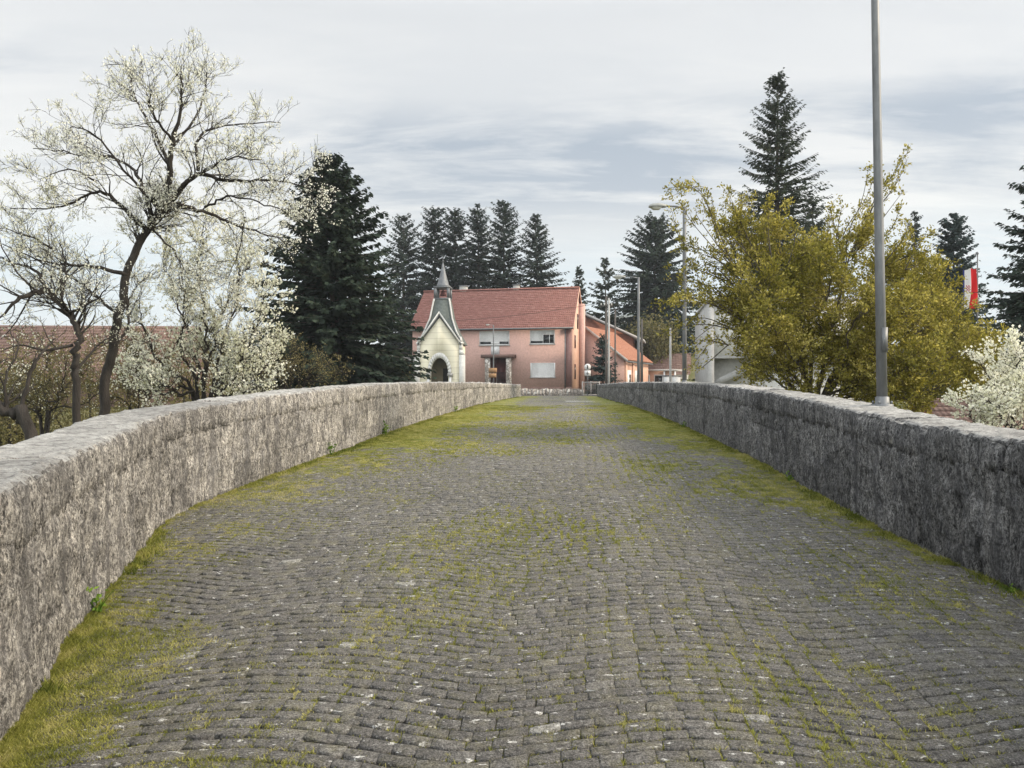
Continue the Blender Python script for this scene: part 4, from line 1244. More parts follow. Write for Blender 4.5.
# windows
fo, (a, b_, c, d) = window(hf, 479.5, 509.5, 331.3, 345)
mid = hf.uv(491, 340)[0]; mid2 = hf.uv(499.5, 340)[0]
slats(fo, a, b_, c + .25, d, -.002, 9)
Buf().box(mid, mid2, -.03, -.003, c + .01, c + .25).build('panel', M['white'], fo)
Buf().box(a, mid, -.012, -.002, c, c + .25).build('pane', M['glass'], fo)
Buf().box(mid2, b_, -.012, -.002, c, c + .25).build('pane', M['glass'], fo)
x0, x1, z0, z1 = hf.rect(491, 499.5, 345.2, 354.5)
Buf().box(x0, x1, -.05, -.001, z0, z1).build('balcony_door', M['white'], hf.root)
fo, (a, b_, c, d) = window(hf, 530, 554.7, 330.3, 344)
mid = hf.uv(542.8, 340)[0]
slats(fo, a, mid, c + .22, d, -.002, 9)
fm = hf.uv(549.5, 340)[0]
Buf().box(a, mid, -.012, -.002, c, c + .22).build('pane', M['glass'], fo)
Buf().box(mid + .06, b_, -.010, -.002, c, c + .82).build('pane', M['glass'], fo)
Buf().box(mid, mid + .06, -.04, -.001, c, d).box(fm - .03, fm + .03, -.035, -.001, c, c + .82).build('mullion', M['white'], fo)
slats(fo, mid + .06, b_, c + .83, d, -.002, 5)
fo, (a, b_, c, d) = window(hf, 530.5, 555.2, 363, 377.3)
slats(fo, a, b_, c, d, -.002, 12)
fo, (a, b_, c, d) = window(hf, 424, 440, 331.5, 345)
slats(fo, a, b_, c, d, -.002, 10)
# entrance
x0, x1, z0, z1 = hf.rect(481, 514, 354.6, 357.6, -1.1)
Buf().box(x0, x1, -1.25, -.001, z0, z1).build('canopy', M['plinth'], hf.root)
zc_ = z0 - .002
for ua, ub in ((485, 489.8), (506, 511)):
    a, b_, c, d = hf.rect(ua, ub, 357, 384, -1.1)
    Buf().box(a, b_, -1.15, -.60, -.35, zc_).build('stone_pillar', M['rubble'], hf.root)
a, b_, c, d = hf.rect(490, 506, 357, 384, -.03)
dr = Buf().box(a, b_, -.07, -.002, .31, zc_).build('front_door', M['maroon'], hf.root)
gl = Buf()
for i in range(6):
    xx = a + (b_ - a) * (.45 + .55 * (i + .5) / 6)
    gl.box(xx - .025, xx + .025, -.62, -.59, -.1, 1.75)
gl.box(a + (b_ - a) * .45, b_, -.60, -.57, 1.0, 1.05).box(a + (b_ - a) * .45, b_, -.60, -.57, 1.7, 1.76).build('grille', M['black'], hf.root)
st_ = Buf()
for i in range(3): st_.box(a - .3, b_ + .3, -1.9 + i * .3, -1.16 + i * .0, -.45 + i * .14, -.45 + (i + 1) * .14 - .001)
st_.build('steps', M['concrete'], hf.root)
# gable windows
for (ya_, yb_, za_, zb_) in ((1.6, 2.5, 1.1, 2.6), (1.6, 2.5, 4.2, 5.5), (3.7, 4.7, 6.3, 7.8)):
    fo = Buf().box(hx1 + .031, hx1 + .07, ya_, yb_, za_, zb_).build('side_window', M['maroon'], hf.root)
    Buf().box(hx1 + .071, hx1 + .09, ya_ + .1, yb_ - .1, za_ + .1, zb_ - .1).build('pane', M['glass'], fo)
Buf().box(hx1 + .031, hx1 + .55, 5.4, 6.6, -.3, 9.0).build('chimney_stack', M['pink'], hf.root)
Buf().lathe([(.055, .2), (.055, ez - .4)], 8, hx1 - .66, -.12).build('downpipe', M['lead'], hf.root)

# ---- annex (peach, lean-to tiled roof) right of the house
af = Frame('peach_annex', 7.72, 79.0, 0.5, -24, 'low peach annex with orange tiled roof sloping right, beside the pink house', 'house')
W = 4.35; DA = 10.5
zt = 7.15; zl = 3.8
Buf().prism([(0, 0), (W, 0), (W, zl), (0, zt)], 0, DA).build('wall', M['pink'], af.root)
Buf().box(W + .001, W + .03, .05, DA - .05, .02, zl - .12).build('side_wall', M['peach'], af.root)  # skin over the pink wall, its peach colour carries this side's sunlight
rb = Buf()
nv = np.array([zt - zl, W]); nv = nv / np.linalg.norm(nv)
for i in range(20):
    t0, t1 = i / 20, min(1, (i + 1.1) / 20)
    xe, ze = W + .45, zl - .45 * (zt - zl) / W
    xa = xe + (0 - xe) * t0; za = ze + (zt - ze) * t0; xb = xe + (0 - xe) * t1; zb = ze + (zt - ze) * t1
    rb.add([(xa + nv[0] * .12, -.35, za + nv[1] * .12), (xa + nv[0] * .12, DA + .3, za + nv[1] * .12), (xb + nv[0] * .06, DA + .3, zb + nv[1] * .06), (xb + nv[0] * .06, -.35, zb + nv[1] * .06),
            (xa, -.35, za), (xa, DA + .3, za)], [(0, 1, 2, 3), (4, 5, 1, 0)])
roof = rb.build('roof', M['tile_orange'], af.root)
Buf().prism([(W + .5, zl - .58), (W + .5, zl - .28), (0, zt + .18), (0, zt - .1)], -.42, -.36).build('verge_board', M['fascia'], roof)
Buf().box(W + .42, W + .54, -.4, DA + .3, zl - .56, zl - .44).build('gutter', M['lead'], roof)
for ya_, yb_, kk in ((1.0, 2.6, 'door'), (4.2, 5.8, 'window')):
    fo = Buf().box(W + .031, W + .08, ya_, yb_, .2 if kk == 'door' else .9, 2.45).build(kk, M['white'], af.root)
    Buf().box(W + .081, W + .10, ya_ + .75, yb_ - .12, .35 if kk == 'door' else 1.0, 2.0).build('pane', M['glass'], fo)
for ya_ in (.2, 3.1, 6.4):
    Buf().box(W + .031, W + .16, ya_, ya_ + .55, .05, zl - .35).build('pilaster', M['peach'], af.root)
# flat roofed porch at its far end
pf = Frame('flat_roof_porch', 16.6, 88.0, 0.5, -24, 'small peach porch with white flat roof at the far end of the peach annex', 'porch')
Buf().box(-1.6, 2.2, 0, 3, 0, 2.5).build('wall', M['peach'], pf.root)
Buf().box(-1.9, 3.0, -.5, 3.2, 2.502, 2.72).build('roof', M['fascia'], pf.root)
for xa in (-1.3, .3):
    fo = Buf().box(xa, xa + 1.1, -.05, -.002, .5, 2.1).build('window', M['white'], pf.root)
    Buf().box(xa + .12, xa + .98, -.07, -.051, .62, 1.98).build('pane', M['glass'], fo)
for xa in (-1.58, 1.5, 2.75): Buf().box(xa, xa + .18, -.42, -.24, 0, 2.5).build('post', M['white'], pf.root)
# brick house behind with grey fascia
kf = Frame('brick_house', 9.6, 91.0, 0.5, -12, 'bare brick house with wide grey roof edge behind the peach annex', 'house')
Buf().prism([(-3, 0), (5.2, 0), (5.2, 6.6), (-1.2, 9.6), (-3, 8.8)], 0, 9).build('wall', M['brickwall'], kf.root)
rk = Buf()
rk.prism([(6.6, 6.05), (6.6, 6.32), (-1.2, 10.0), (-1.2, 9.7)], -.8, 9.5)
rk.prism([(-1.2, 9.7), (-1.2, 10.0), (-4.0, 8.7), (-4.0, 8.42)], -.8, 9.5)
rk.build('roof', M['fascia'], kf.root)
fo = Buf().box(2.2, 3.6, -.04, -.002, 4.6, 5.9).build('window', M['maroon'], kf.root)
Buf().box(2.3, 3.5, -.06, -.041, 4.7, 5.8).build('pane', M['glass'], fo)
# dark red roofed house further right
of = Frame('red_roof_house', 17.8, 93, 0.4, -15, 'distant house with dark red roof behind the flat roofed porch', 'house')
Buf().prism_x([(0, 0), (6, 0), (6, 2.6), (3, 4.9), (0, 2.6)], -3.2, 4.2).build('wall', M['offwhite'], of.root)
ro = Buf(); tile_slope(ro, -3.5, 4.5, -.5, 2.2, 3, 4.95, 12); tile_slope(ro, -3.5, 4.5, 6.5, 2.2, 3, 4.95, 12)
rro = ro.build('roof', M['tile_old'], of.root)
for xa in (-2.2, 1.2):
    fo = Buf().box(xa, xa + 1.0, -.05, -.002, 1.0, 2.1).build('window', M['white'], of.root)
    Buf().box(xa + .1, xa + .9, -.07, -.051, 1.1, 2.0).build('pane', M['glass'], fo)

# ---- white building at the right behind the golden tree
wf = Frame('white_building', (707 - 512) / F * 37, 37, -2.2, -10, 'white building with raised upper storey and outside stair, half hidden by the golden tree', 'building')
xs_ = 0.35; zm = wf.uv(707, 358)[1]; zt_ = wf.uv(707, 303)[1]
Buf().box(0, xs_, 0, 8.6, 0, zt_).build('corner_pier', M['concrete'], wf.root)
Buf().box(xs_ + .002, 8.5, .12, 7, zm, zt_ - .02).build('wall', M['offwhite'], wf.root)
Buf().box(xs_ + .002, 8.5, 1.2, 7, 0, zm - .002).build('lower_wall', M['offwhite'], wf.root)
Buf().box(xs_ + .002, 8.5, .05, .119, zm - .02, zm + .06).build('ledge', M['concrete'], wf.root)
Buf().box(-.06, 8.6, -.06, 8.7, zt_ + .003, zt_ + .16).build('roof', M['concrete'], wf.root)
s0 = wf.uv(705, 385, .6); s1 = wf.uv(737, 371, .6)
sb = Buf().prism([(s0[0], s0[1] - .35), (s0[0], s0[1]), (s1[0] + 1.2, s1[1] + .7), (s1[0] + 1.2, s1[1] + .3)], .5, .75).build('stair', M['concrete'], wf.root)
fo = Buf().box(3.2, 4.6, .06, .119, zm + 1.0, zm + 2.3).build('window', M['white'], wf.root)
Buf().box(3.3, 4.5, .04, .059, zm + 1.1, zm + 2.2).build('pane', M['glass'], fo)

# ---- house with long red roof behind the left trees
lf_ = Frame('long_roof_house', (40 - 512) / F * 52, 52, -1.6, 4, 'long low house with weathered red roof behind the left blossom trees', 'house')
Buf().prism_x([(0, 0), (9, 0), (9, 3.8), (4.5, 7.4), (0, 3.8)], -16, 9.0).build('wall', M['plinth'], lf_.root)
rl_ = Buf(); tile_slope(rl_, -16.4, 9.4, -.7, 3.2, 4.5, 7.5, 18, .06); tile_slope(rl_, -16.4, 9.4, 9.7, 3.2, 4.5, 7.5, 18, .06)
rlo = rl_.build('roof', M['tile_old'], lf_.root)
# ---- grey shed between spruce and chapel
sf = Frame('grey_shed', (404 - 512) / F * 66, 66, 0.3, -6, 'grey boarded shed with corrugated roof left of the chapel', 'shed')
Buf().box(-1.8, 1.4, 0, 3, 0, 2.3).build('wall', m_rough('grey_boards', (.10, .10, .10), (.17, .168, .165), 3, (5, 1, 1)), sf.root)
sr = Buf()
for i in range(22):
    xa = -2.1 + i * 3.8 / 22
    sr.prism([(xa, 0), (xa + .086, .06), (xa + .173, 0), (xa + .173, -.03), (xa, -.03)], 0, 1)
V_ = np.concatenate(sr.V)
V_[:, 2] = V_[:, 2] + 2.36 + V_[:, 1] * 1.5; V_[:, 1] = -.5 + V_[:, 1] * 4
sr.V = [V_]
sr.build('roof', m_rough('dull_corrugated_sheet', (.10, .105, .11), (.18, .185, .19), 3), sf.root)
# ---- small brick hut behind the right white shrub
bf = Frame('brick_hut', (972 - 512) / F * 24, 24, -2.4, 0, 'small red brick hut glimpsed between golden tree and white shrub', 'hut')
Buf().prism_x([(0, 0), (3, 0), (3, 2.2), (1.5, 3.3), (0, 2.2)], -.6, 2.6).build('wall', M['brickwall'], bf.root)
rb2 = Buf(); tile_slope(rb2, -.8, 2.8, -.3, 2.05, 1.5, 3.35, 9); tile_slope(rb2, -.8, 2.8, 3.3, 2.05, 1.5, 3.35, 9)
rb2.build('roof', M['tile_old'], bf.root)
Buf().box(.2, 1.0, -.04, -.002, 0, 1.9).build('door', M['maroon'], bf.root)

# ------------------------------------------------------------------ chapel
cf = Frame('chapel', (439.5 - 512) / F * 58, 58, 0.42, -5, 'small cream wayside chapel with arched opening and dark pointed spire', 'chapel')
hw = 1.56; dp = 3.1
zE = cf.uv(421, 343)[1]; zA = cf.uv(439, 317.5)[1]
zs = cf.uv(439, 373)[1]; za = cf.uv(439, 358)[1]
ra = (cf.uv(448, 370)[0] - cf.uv(430.5, 370)[0]) / 2
xa_c = 0.0
# front wall with arched opening: outline ring filled between arch and outer gable
arch = [(-ra, -0.2), (-ra, zs)] + [(-ra * math.cos(t), zs + (za - zs) * math.sin(t)) for t in np.linspace(0, math.pi, 17)[1:-1]] + [(ra, zs), (ra, -0.2)]
def gz(x): return zE + (zA - zE) * (1 - abs(x) / hw)
fw = Buf()
tops = [(-hw, -0.2), (-hw, zs)] + [(x * hw / ra, None) for x, z in arch[2:-2]] + [(hw, zs), (hw, -0.2)]
outer = []
for (x, z) in tops:
    outer.append((x, z) if z is not None else (x, gz(x)))
na_ = len(arch)
ring_ = arch + outer
V_ = [(x, 0, z) for x, z in ring_] + [(x, .28, z) for x, z in ring_]
fs_ = []
for k in range(na_ - 1):
    fs_.append((k, k + 1, na_ + k + 1, na_ + k))                                          # face
    fs_.append((2 * na_ + k + 1, 2 * na_ + k, 3 * na_ + k, 3 * na_ + k + 1))              # back
    fs_.append((k + 1, k, 2 * na_ + k, 2 * na_ + k + 1))                                  # reveal of the arch
    fs_.append((na_ + k, na_ + k + 1, 3 * na_ + k + 1, 3 * na_ + k))                      # outer edge
fw.add(V_, fs_)
fw.build('front_wall', M['cream'], cf.root)
sw_ = Buf()
sw_.box(-hw, -hw + .28, .281, dp, -.2, zE).box(hw - .28, hw, .281, dp, -.2, zE).box(-hw + .281, hw - .281, dp - .28, dp, -.2, zE)
sw_.build('side_wall', M['cream'], cf.root)
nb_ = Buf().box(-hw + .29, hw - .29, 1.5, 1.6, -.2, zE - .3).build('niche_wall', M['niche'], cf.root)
Buf().box(.05, .85, 1.3, 1.495, 0, 2.3).build('altar', M['dark'], cf.root)
Buf().box(-hw + .281, hw - .281, .281, dp - .281, -.1, .02).build('floor', M['concrete'], cf.root)
tr = Buf()
for k in range(16):
    t0, t1 = math.pi * k / 16, math.pi * (k + 1) / 16
    ro_, ri = 1.36, 1.0
    q = lambda t, f: (-ra * f * math.cos(t), zs + (za - zs) * f * math.sin(t))
    tr.prism([q(t0, ri), q(t1, ri), q(t1, ro_), q(t0, ro_)], -.07, -.002)
tr.build('arch_surround', M['offwhite'], cf.root)
for sx in (-1, 1):
    cx_ = sx * (ra + .17)
    co = Buf().lathe([(.16, -.1), (.16, .15), (.11, .2), (.11, zs - .25)], 12, cx_, -.1).build('column', M['white'], cf.root, smooth=False)
    Buf().box(cx_ - .19, cx_ + .19, -.26, -.003, zs - .249, zs - .02).build('capital', M['concrete'], co)
    # stepped corner buttress
    bu = Buf()
    x0_, x1_ = (hw + .002, hw + .40) if sx > 0 else (-hw - .40, -hw - .002)
    bu.box(x0_, x1_, -.08, .55, -.2, zE - .95)
    xm0, xm1 = (hw + .002, hw + .22) if sx > 0 else (-hw - .22, -hw - .002)
    bu.prism([(x0_, zE - .949), (x1_, zE - .949), (xm1, zE - .55), (xm0, zE - .55)], -.08, .55)
    bu.box(xm0, xm1, -.06, .5, zE - .549, zE - .1)
    bu.box(xm0 - .05, xm1 + .05, -.12, .56, zE - .099, zE + .06)
    bu.prism([(xm0, zE + .061), (xm1, zE + .061), ((xm0 + xm1) / 2, zE + .5)], -.06, .5)
    bu.build('buttress', M['offwhite'], cf.root)
# front gable roof with pale verge trim, steep spire roof behind it
gr_ = Buf()
for sx in (-1, 1):
    gr_.prism([(sx * (hw + .16), zE - .22), (sx * (hw + .16), zE - .02), (0, zA + .36), (0, zA + .12)], -.16, .9)
cg = gr_.build('gable_roof', M['lead'], cf.root)
vt = Buf()
for sx in (-1, 1):
    vt.prism([(sx * (hw + .02), zE - .03), (sx * (hw + .10), zE + .10), (0, zA + .48), (0, zA + .30)], -.22, -.161)
vt.build('verge_trim', M['offwhite'], cg)
zl0 = cf.uv(441, 300, 1.5)[1]; zl1 = cf.uv(441, 287, 1.5)[1]; ztp = cf.uv(441, 262, 1.5)[1]
lw = 0.52; cy_ = dp / 2
sp = Buf()
prof_s = [(hw + .2, zE - .05), (hw * .80, zE + (zl0 - zE) * .26), (hw * .56, zE + (zl0 - zE) * .55), (lw + .12, zl0 - .25), (lw + .06, zl0)]
for k in range(len(prof_s) - 1):
    (w0, z0), (w1, z1) = prof_s[k], prof_s[k + 1]
    sp.add([(-w0, max(.29, cy_ - w0), z0), (w0, max(.29, cy_ - w0), z0), (w0, cy_ + w0, z0), (-w0, cy_ + w0, z0), (-w1, max(.29, cy_ - w1), z1), (w1, max(.29, cy_ - w1), z1), (w1, cy_ + w1, z1), (-w1, cy_ + w1, z1)],
           [(0, 1, 5, 4), (1, 2, 6, 5), (2, 3, 7, 6), (3, 0, 4, 7)])
tw = sp.build('tower_roof', M['slate'], cf.root)
hp = Buf()
for sx in (-1, 1):
    pts = [(sx * (w + .02), max(.27, cy_ - w - .02), z + .03) for w, z in prof_s]
    hp.tube(pts, [.07] * len(pts), 6)
hp.build('hip_trim', M['offwhite'], tw)
lan = Buf()
lan.box(-lw - .1, lw + .1, cy_ - lw - .1, cy_ + lw + .1, zl0 + .001, zl0 + .12)
for sx in (-1, 1):
    for sy in (-1, 1):
        lan.box(sx * lw - .11, sx * lw + .11, cy_ + sy * lw - .11, cy_ + sy * lw + .11, zl0 + .121, zl1 - .12)
lan.box(-lw - .14, lw + .14, cy_ - lw - .14, cy_ + lw + .14, zl1 - .119, zl1)
la = lan.build('belfry', M['lead'], cf.root)
Buf().lathe([(.26, zl0 + .35), (.24, zl0 + .42), (.15, zl0 + .6), (.10, zl0 + .75), (.03, zl0 + .8)], 12, 0, cy_).build('bell', M['maroon'], la)
si = Buf()
prof_c = [(lw + .1, zl1 + .001), (lw - .04, zl1 + .18), (.25, zl1 + (ztp - zl1) * .5), (.03, ztp)]
si.lathe(prof_c, 8, 0, cy_)
spire = si.build('spire', M['lead'], cf.root)
Buf().lathe([(.02, ztp), (.09, ztp + .08), (.02, ztp + .16), (.015, ztp + .5)], 8, 0, cy_).build('finial', M['lead'], spire)

# ------------------------------------------------------------------ yard wall, railing, signs
x0 = (500 - 512) / F * 69.5; x1 = (584 - 512) / F * 69.5
yw = Buf()
nx_ = 60
for i in range(nx_):
    a = x0 - 12 + (x1 - x0 + 12) * i / nx_; b_ = x0 - 12 + (x1 - x0 + 12) * (i + 1) / nx_
    h = 1.02 + .04 * math.sin(i * 2.1) + .03 * math.sin(i * 5.3)
    yw.box(a, b_ - .002, 69.5, 69.85, 0.2, h)
o = yw.build('yard_wall', M['rubble'])
tag(o, 'low pale rubble stone wall in front of the pink house', 'wall')
rr_ = empty('railing', ((591 - 512) / F * 68.5, 68.5, 0.40)); tag(rr_, 'short pale metal railing between the yard wall and the right parapet end', 'railing')
w_ = 17 / F * 68.5 / 2
bb_ = Buf()
for k in range(9): bb_.box(-w_ + .04 + k * (2 * w_ - .08) / 8 - .015, -w_ + .04 + k * (2 * w_ - .08) / 8 + .015, -.015, .015, .12, 1.2)
bb_.build('bars', M['fascia'], rr_)
Buf().box(-w_, w_, -.03, .03, 1.201, 1.28).build('rail', M['fascia'], rr_)
Buf().box(-w_, w_, -.03, .03, .05, .119).build('rail', M['fascia'], rr_)
for k in (-1, 0, 1): Buf().box(k * w_ - .05, k * w_ + .05, .031, .12, 0, 1.32).build('post', M['fascia'], rr_)


def disc_front(buf, cx, cz, r, y0, y1, n=24):
    buf.prism([(cx + r * math.cos(2 * math.pi * k / n), cz + r * math.sin(2 * math.pi * k / n)) for k in range(n)], y0, y1)


sx_, sy_, sz_ = P(587.5, 384, 67)
sg = empty('road_sign', (sx_, sy_, 0.40)); tag(sg, 'grey post with a round white sign above a white panel beside the house corner', 'road sign')
zr = EYE + (384 - 367) / F * 67 - .40; zp = EYE + (384 - 372.8) / F * 67 - .40
Buf().lathe([(.035, 0), (.035, zr + .3)], 8).build('post', M['steel'], sg)
db = Buf(); disc_front(db, 0, zr, .30, -.06, -.036); dk = db.build('disc', M['white'], sg)
Buf().box(-.05, .05, -.068, -.061, zr - .17, zr + .17).build('symbol', M['black'], dk)
pb = Buf().box(-.28, .28, -.06, -.037, zp - .28, zp + .21).build('panel', M['white'], sg)
Buf().box(-.04, .04, -.068, -.061, zp - .17, zp + .13).box(-.16, .16, -.0685, -.0615, zp - .06, zp + .0).build('symbol', M['lead'], pb)


# ------------------------------------------------------------------ lamp posts and poles
def lamp_post(name, label, x, y, z, H, arm, r0=0.056, r1=0.042, lean=(0, 0), group='street lamps along the right side'):
    root = empty(name, (x, y, z)); tag(root, label, 'street lamp', group)
    b = Buf()
    b.tube([(lean[0] * t, lean[1] * t, H * t) for t in (0, .25, .5, .75, 1)], np.linspace(r0, r1, 5), 10)
    b.build('pole', M['steel'], root, smooth=True)
    Buf().lathe([(r0 * 2.0, -.02), (r0 * 2.0, .02), (r0 * 1.3, .026), (r0 * 1.25, .09), (r0 * 1.02, .10)], 14).build('base_flange', M['steel'], root)
    if y < 10:
        Buf().box(-.028, .028, -r0 - .006, -r0 + .012, .55, .80).build('access_hatch', M['steel'], root)
        for ax_, ay_ in ((1, 1), (1, -1), (-1, 1), (-1, -1)):
            Buf().lathe([(.011, .021), (.011, .05), (.006, .055)], 6, ax_ * r0 * 1.22, ay_ * r0 * 1.22).build('bolt', M['lead'], root)
    t0 = np.array([lean[0], lean[1], H - .04])
    Buf().tube([t0, t0 + [arm * .3, 0, .05], t0 + [arm * .75, 0, .06]], [.028, .025, .022], 8).build('arm', M['steel'], root, smooth=True)
    s = 1 if arm > 0 else -1
    hx = t0[0] + arm * .65; hz = t0[2] + .05
    L = abs(arm) * .62
    hd = Buf()
    secs = [(0, .05, .04), (.12, .075, .055), (.45, .12, .07), (.8, .11, .06), (1.0, .06, .03)]
    V = []
    for f, w, h in secs:
        V += [(hx + s * L * f, t0[1] - w, hz - .02), (hx + s * L * f, t0[1] - w * .7, hz + h), (hx + s * L * f, t0[1] + w * .7, hz + h), (hx + s * L * f, t0[1] + w, hz - .02)]
    fs = [(0, 1, 2, 3), (16, 19, 18, 17)]
    for k in range(4):
        for i in range(4): fs.append((k * 4 + i, k * 4 + 4 + i, k * 4 + 4 + (i + 1) % 4, k * 4 + (i + 1) % 4))
    hd.add(V, fs)
    ho = hd.build('lamp_head', M['lamp'], root)
    le = Buf()
    V = []
    for f, w, h in [(.25, .07, .0), (.4, .09, -.06), (.75, .09, -.06), (.9, .06, 0)]:
        V += [(hx + s * L * f, t0[1] - w, hz - .022), (hx + s * L * f, t0[1] - w * .6, hz - .022 + h), (hx + s * L * f, t0[1] + w * .6, hz - .022 + h), (hx + s * L * f, t0[1] + w, hz - .022)]
    fs = [(0, 1, 2, 3), (12, 15, 14, 13)]
    for k in range(3):
        for i in range(4): fs.append((k * 4 + i, k * 4 + 4 + i, k * 4 + 4 + (i + 1) % 4, k * 4 + (i + 1) % 4))
    le.add(V, fs).build('lens', M['lens'], ho)
    return root


def wall_top(y): return float(deck(y)) + 1.0


y1 = 7.55
lamp_post('street_lamp', 'nearest grey steel lamp post standing on the right parapet before the golden tree', (882.2 - 512) / F * y1, y1, wall_top(y1), 5.1, -0.75, 0.052, 0.033, (-0.09, 0))
y2 = 19.0
lamp_post('street_lamp', 'middle grey lamp post with its lamp head among the twigs left of the golden tree', (684.5 - 512) / F * y2, y2, wall_top(y2) - .05, (382 - 204.5) / F * y2, -0.72, 0.058, 0.045)
y3 = 31.0
lamp_post('street_lamp', 'farthest grey lamp post on the right side, before the dark wide spruce', (638.5 - 512) / F * y3, y3, wall_top(y3) - .1, (383 - 275.5) / F * y3, -0.85, 0.062, 0.05)
y4 = 67.5
lamp_post('street_lamp', 'thin grey lamp post in front of the pink house entrance', (493.5 - 512) / F * y4, y4, 0.40, EYE - .4 + (384 - 325) / F * y4, -0.55, 0.07, 0.05, group=None)
ns_ = empty('notice_boards', ((493 - 512) / F * 67.2, 67.2, 0.4)); tag(ns_, 'two small brown notice boards on posts before the house entrance', 'sign')
for k, (va, vb) in enumerate(((368, 372.6), (373.4, 377.5))):
    za_ = EYE + (384 - vb) / F * 67.2 - .4; zb_ = EYE + (384 - va) / F * 67.2 - .4
    Buf().box(-.38, .36 - .06 * k, -.03, .0, za_, zb_).build('board', M['board'], ns_)
for xa in (-.33, .3): Buf().box(xa - .03, xa + .03, .002, .06, 0, EYE + (384 - 368) / F * 67.2 - .4).build('post', M['wood'], ns_)


def util_pole(name, label, u, vtop, Y, r0, r1, mat, cross=None, group=None, vb=None):
    x = (u - 512) / F * Y; zb = max(float(terr(x, Y)), -5)
    H = EYE + (384 - vtop) / F * Y - zb
    root = empty(name, (x, Y, zb)); tag(root, label, 'utility pole', group)
    Buf().lathe([(r0, -.1), (r0 * .8 + r1 * .2, H * .3), (r1, H)], 10).build('pole', mat, root, smooth=True)
    if cross:
        dz, w = cross
        c = Buf().box(-w, w, -r1 - .09, -r1 - .005, H - dz - .06, H - dz + .06).build('crossarm', M['wood'], root)
        for k in (-.85, -.3, .3, .85):
            Buf().lathe([(.02, H - dz + .061), (.05, H - dz + .1), (.055, H - dz + .2), (.03, H - dz + .24)], 8, w * k, -r1 - .045).build('insulator', M['offwhite'], c)
    return root


util_pole('utility_pole', 'dark wooden utility pole with crossarm, left one of the close pair', 606.2, 296, 66.2, 0.11, 0.09, M['wood'], (0.9, 0.55))
util_pole('utility_pole', 'pale concrete utility pole touching the dark wooden pole', 608.9, 298, 65.9, 0.10, 0.085, M['concrete'])
util_pole('utility_pole', 'thin grey pole between the wooden pole pair and the far street lamp', 615.2, 309, 76, 0.10, 0.07, M['wood'])
util_pole('utility_pole', 'dull grey pole just right of the far street lamp', 641.8, 319, 62, 0.12, 0.09, M['wood'])
util_pole('utility_pole', 'lone thin pale pole left of the middle street lamp', 670.4, 328, 62, 0.11, 0.08, M['concrete'])


def cable(p0, p1, sag, r, label):
    p0 = np.array(p0); p1 = np.array(p1)
    t = np.linspace(0, 1, 17)[:, None]
    pts = p0 + (p1 - p0) * t; pts[:, 2] -= sag * 4 * (t * (1 - t))[:, 0]
    o = Buf().tube(pts, [r] * 17, 5).build('overhead_cable', M['black'])
    tag(o, label, 'cable')


cable(P(606.5, 301, 66.0), P(670.4, 330, 61.9), 0.9, .018, 'overhead cable sagging from the wooden pole pair to the lone pale pole')
cable(P(670.4, 330, 61.9), P(700, 325, 47), 0.5, .016, 'overhead cable from the lone pale pole to the white building')
cable(P(605.5, 302, 66.1), P(413, 322.5, 71), 0.35, .016, 'overhead cable crossing before the pink house eave')
cable(P(609, 298, 65.9), P(638, 306, 62), 0.3, .014, 'short overhead cable behind the far street lamp')

# electricity cabinet and letter boxes glimpsed at the end of the right wall
cb = empty('meter_cabinet', ((672 - 512) / F * 63.5, 63.5, 0.42)); tag(cb, 'small pale grey metal cabinet behind the right wall by the lone pale pole', 'cabinet')
Buf().box(-.75, .75, 0, .5, .1, 1.75).build('body', M['fascia'], cb)
Buf().box(-.7, -.01, -.03, -.002, .16, 1.68).build('door', M['white'], cb)
Buf().box(.01, .7, -.03, -.002, .16, 1.68).build('door', M['white'], cb)
Buf().box(-.8, .8, -.06, .55, 1.751, 1.81).build('roof', M['lead'], cb)

# ------------------------------------------------------------------ flag
Yf = 33
fx, fy, fz = P(977.5, 255, Yf)
zg = float(terr(fx, Yf))
fl = empty('flagpole', (fx, Yf, zg)); tag(fl, 'slender grey flagpole between the conical spruce and the edge spruce', 'flagpole')
Hf = fz - zg
Buf().lathe([(.05, 0), (.035, Hf * .5), (.025, Hf)], 10).build('pole', M['steel'], fl, smooth=True)
Buf().lathe([(.01, Hf), (.05, Hf + .04), (.05, Hf + .08), (.01, Hf + .12)], 10).build('finial', M['steel'], fl)
Buf().tube([(-.55, -.02, Hf - .66), (0.02, -.02, Hf - .60)], [.015, .015], 6).build('bracket', M['steel'], fl)


def m_flag():
    k = N('flag_cloth')
    a = k.attr('tint')
    col = k.ramp(a, [(0.0, (0.05, 0.07, 0.25)), (0.13, (0.80, 0.80, 0.80)), (0.55, (0.72, 0.04, 0.045))], 'CONSTANT')
    d = k.n('ShaderNodeBsdfDiffuse'); k.l(col, d.inputs[0])
    tr = k.n('ShaderNodeBsdfTranslucent'); k.l(col, tr.inputs[0])
    ms = k.n('ShaderNodeMixShader'); ms.inputs[0].default_value = 0.4
    k.l(d.outputs[0], ms.inputs[1]); k.l(tr.outputs[0], ms.inputs[2]); k.l(ms.outputs[0], k.out.inputs[0])
    return k.m


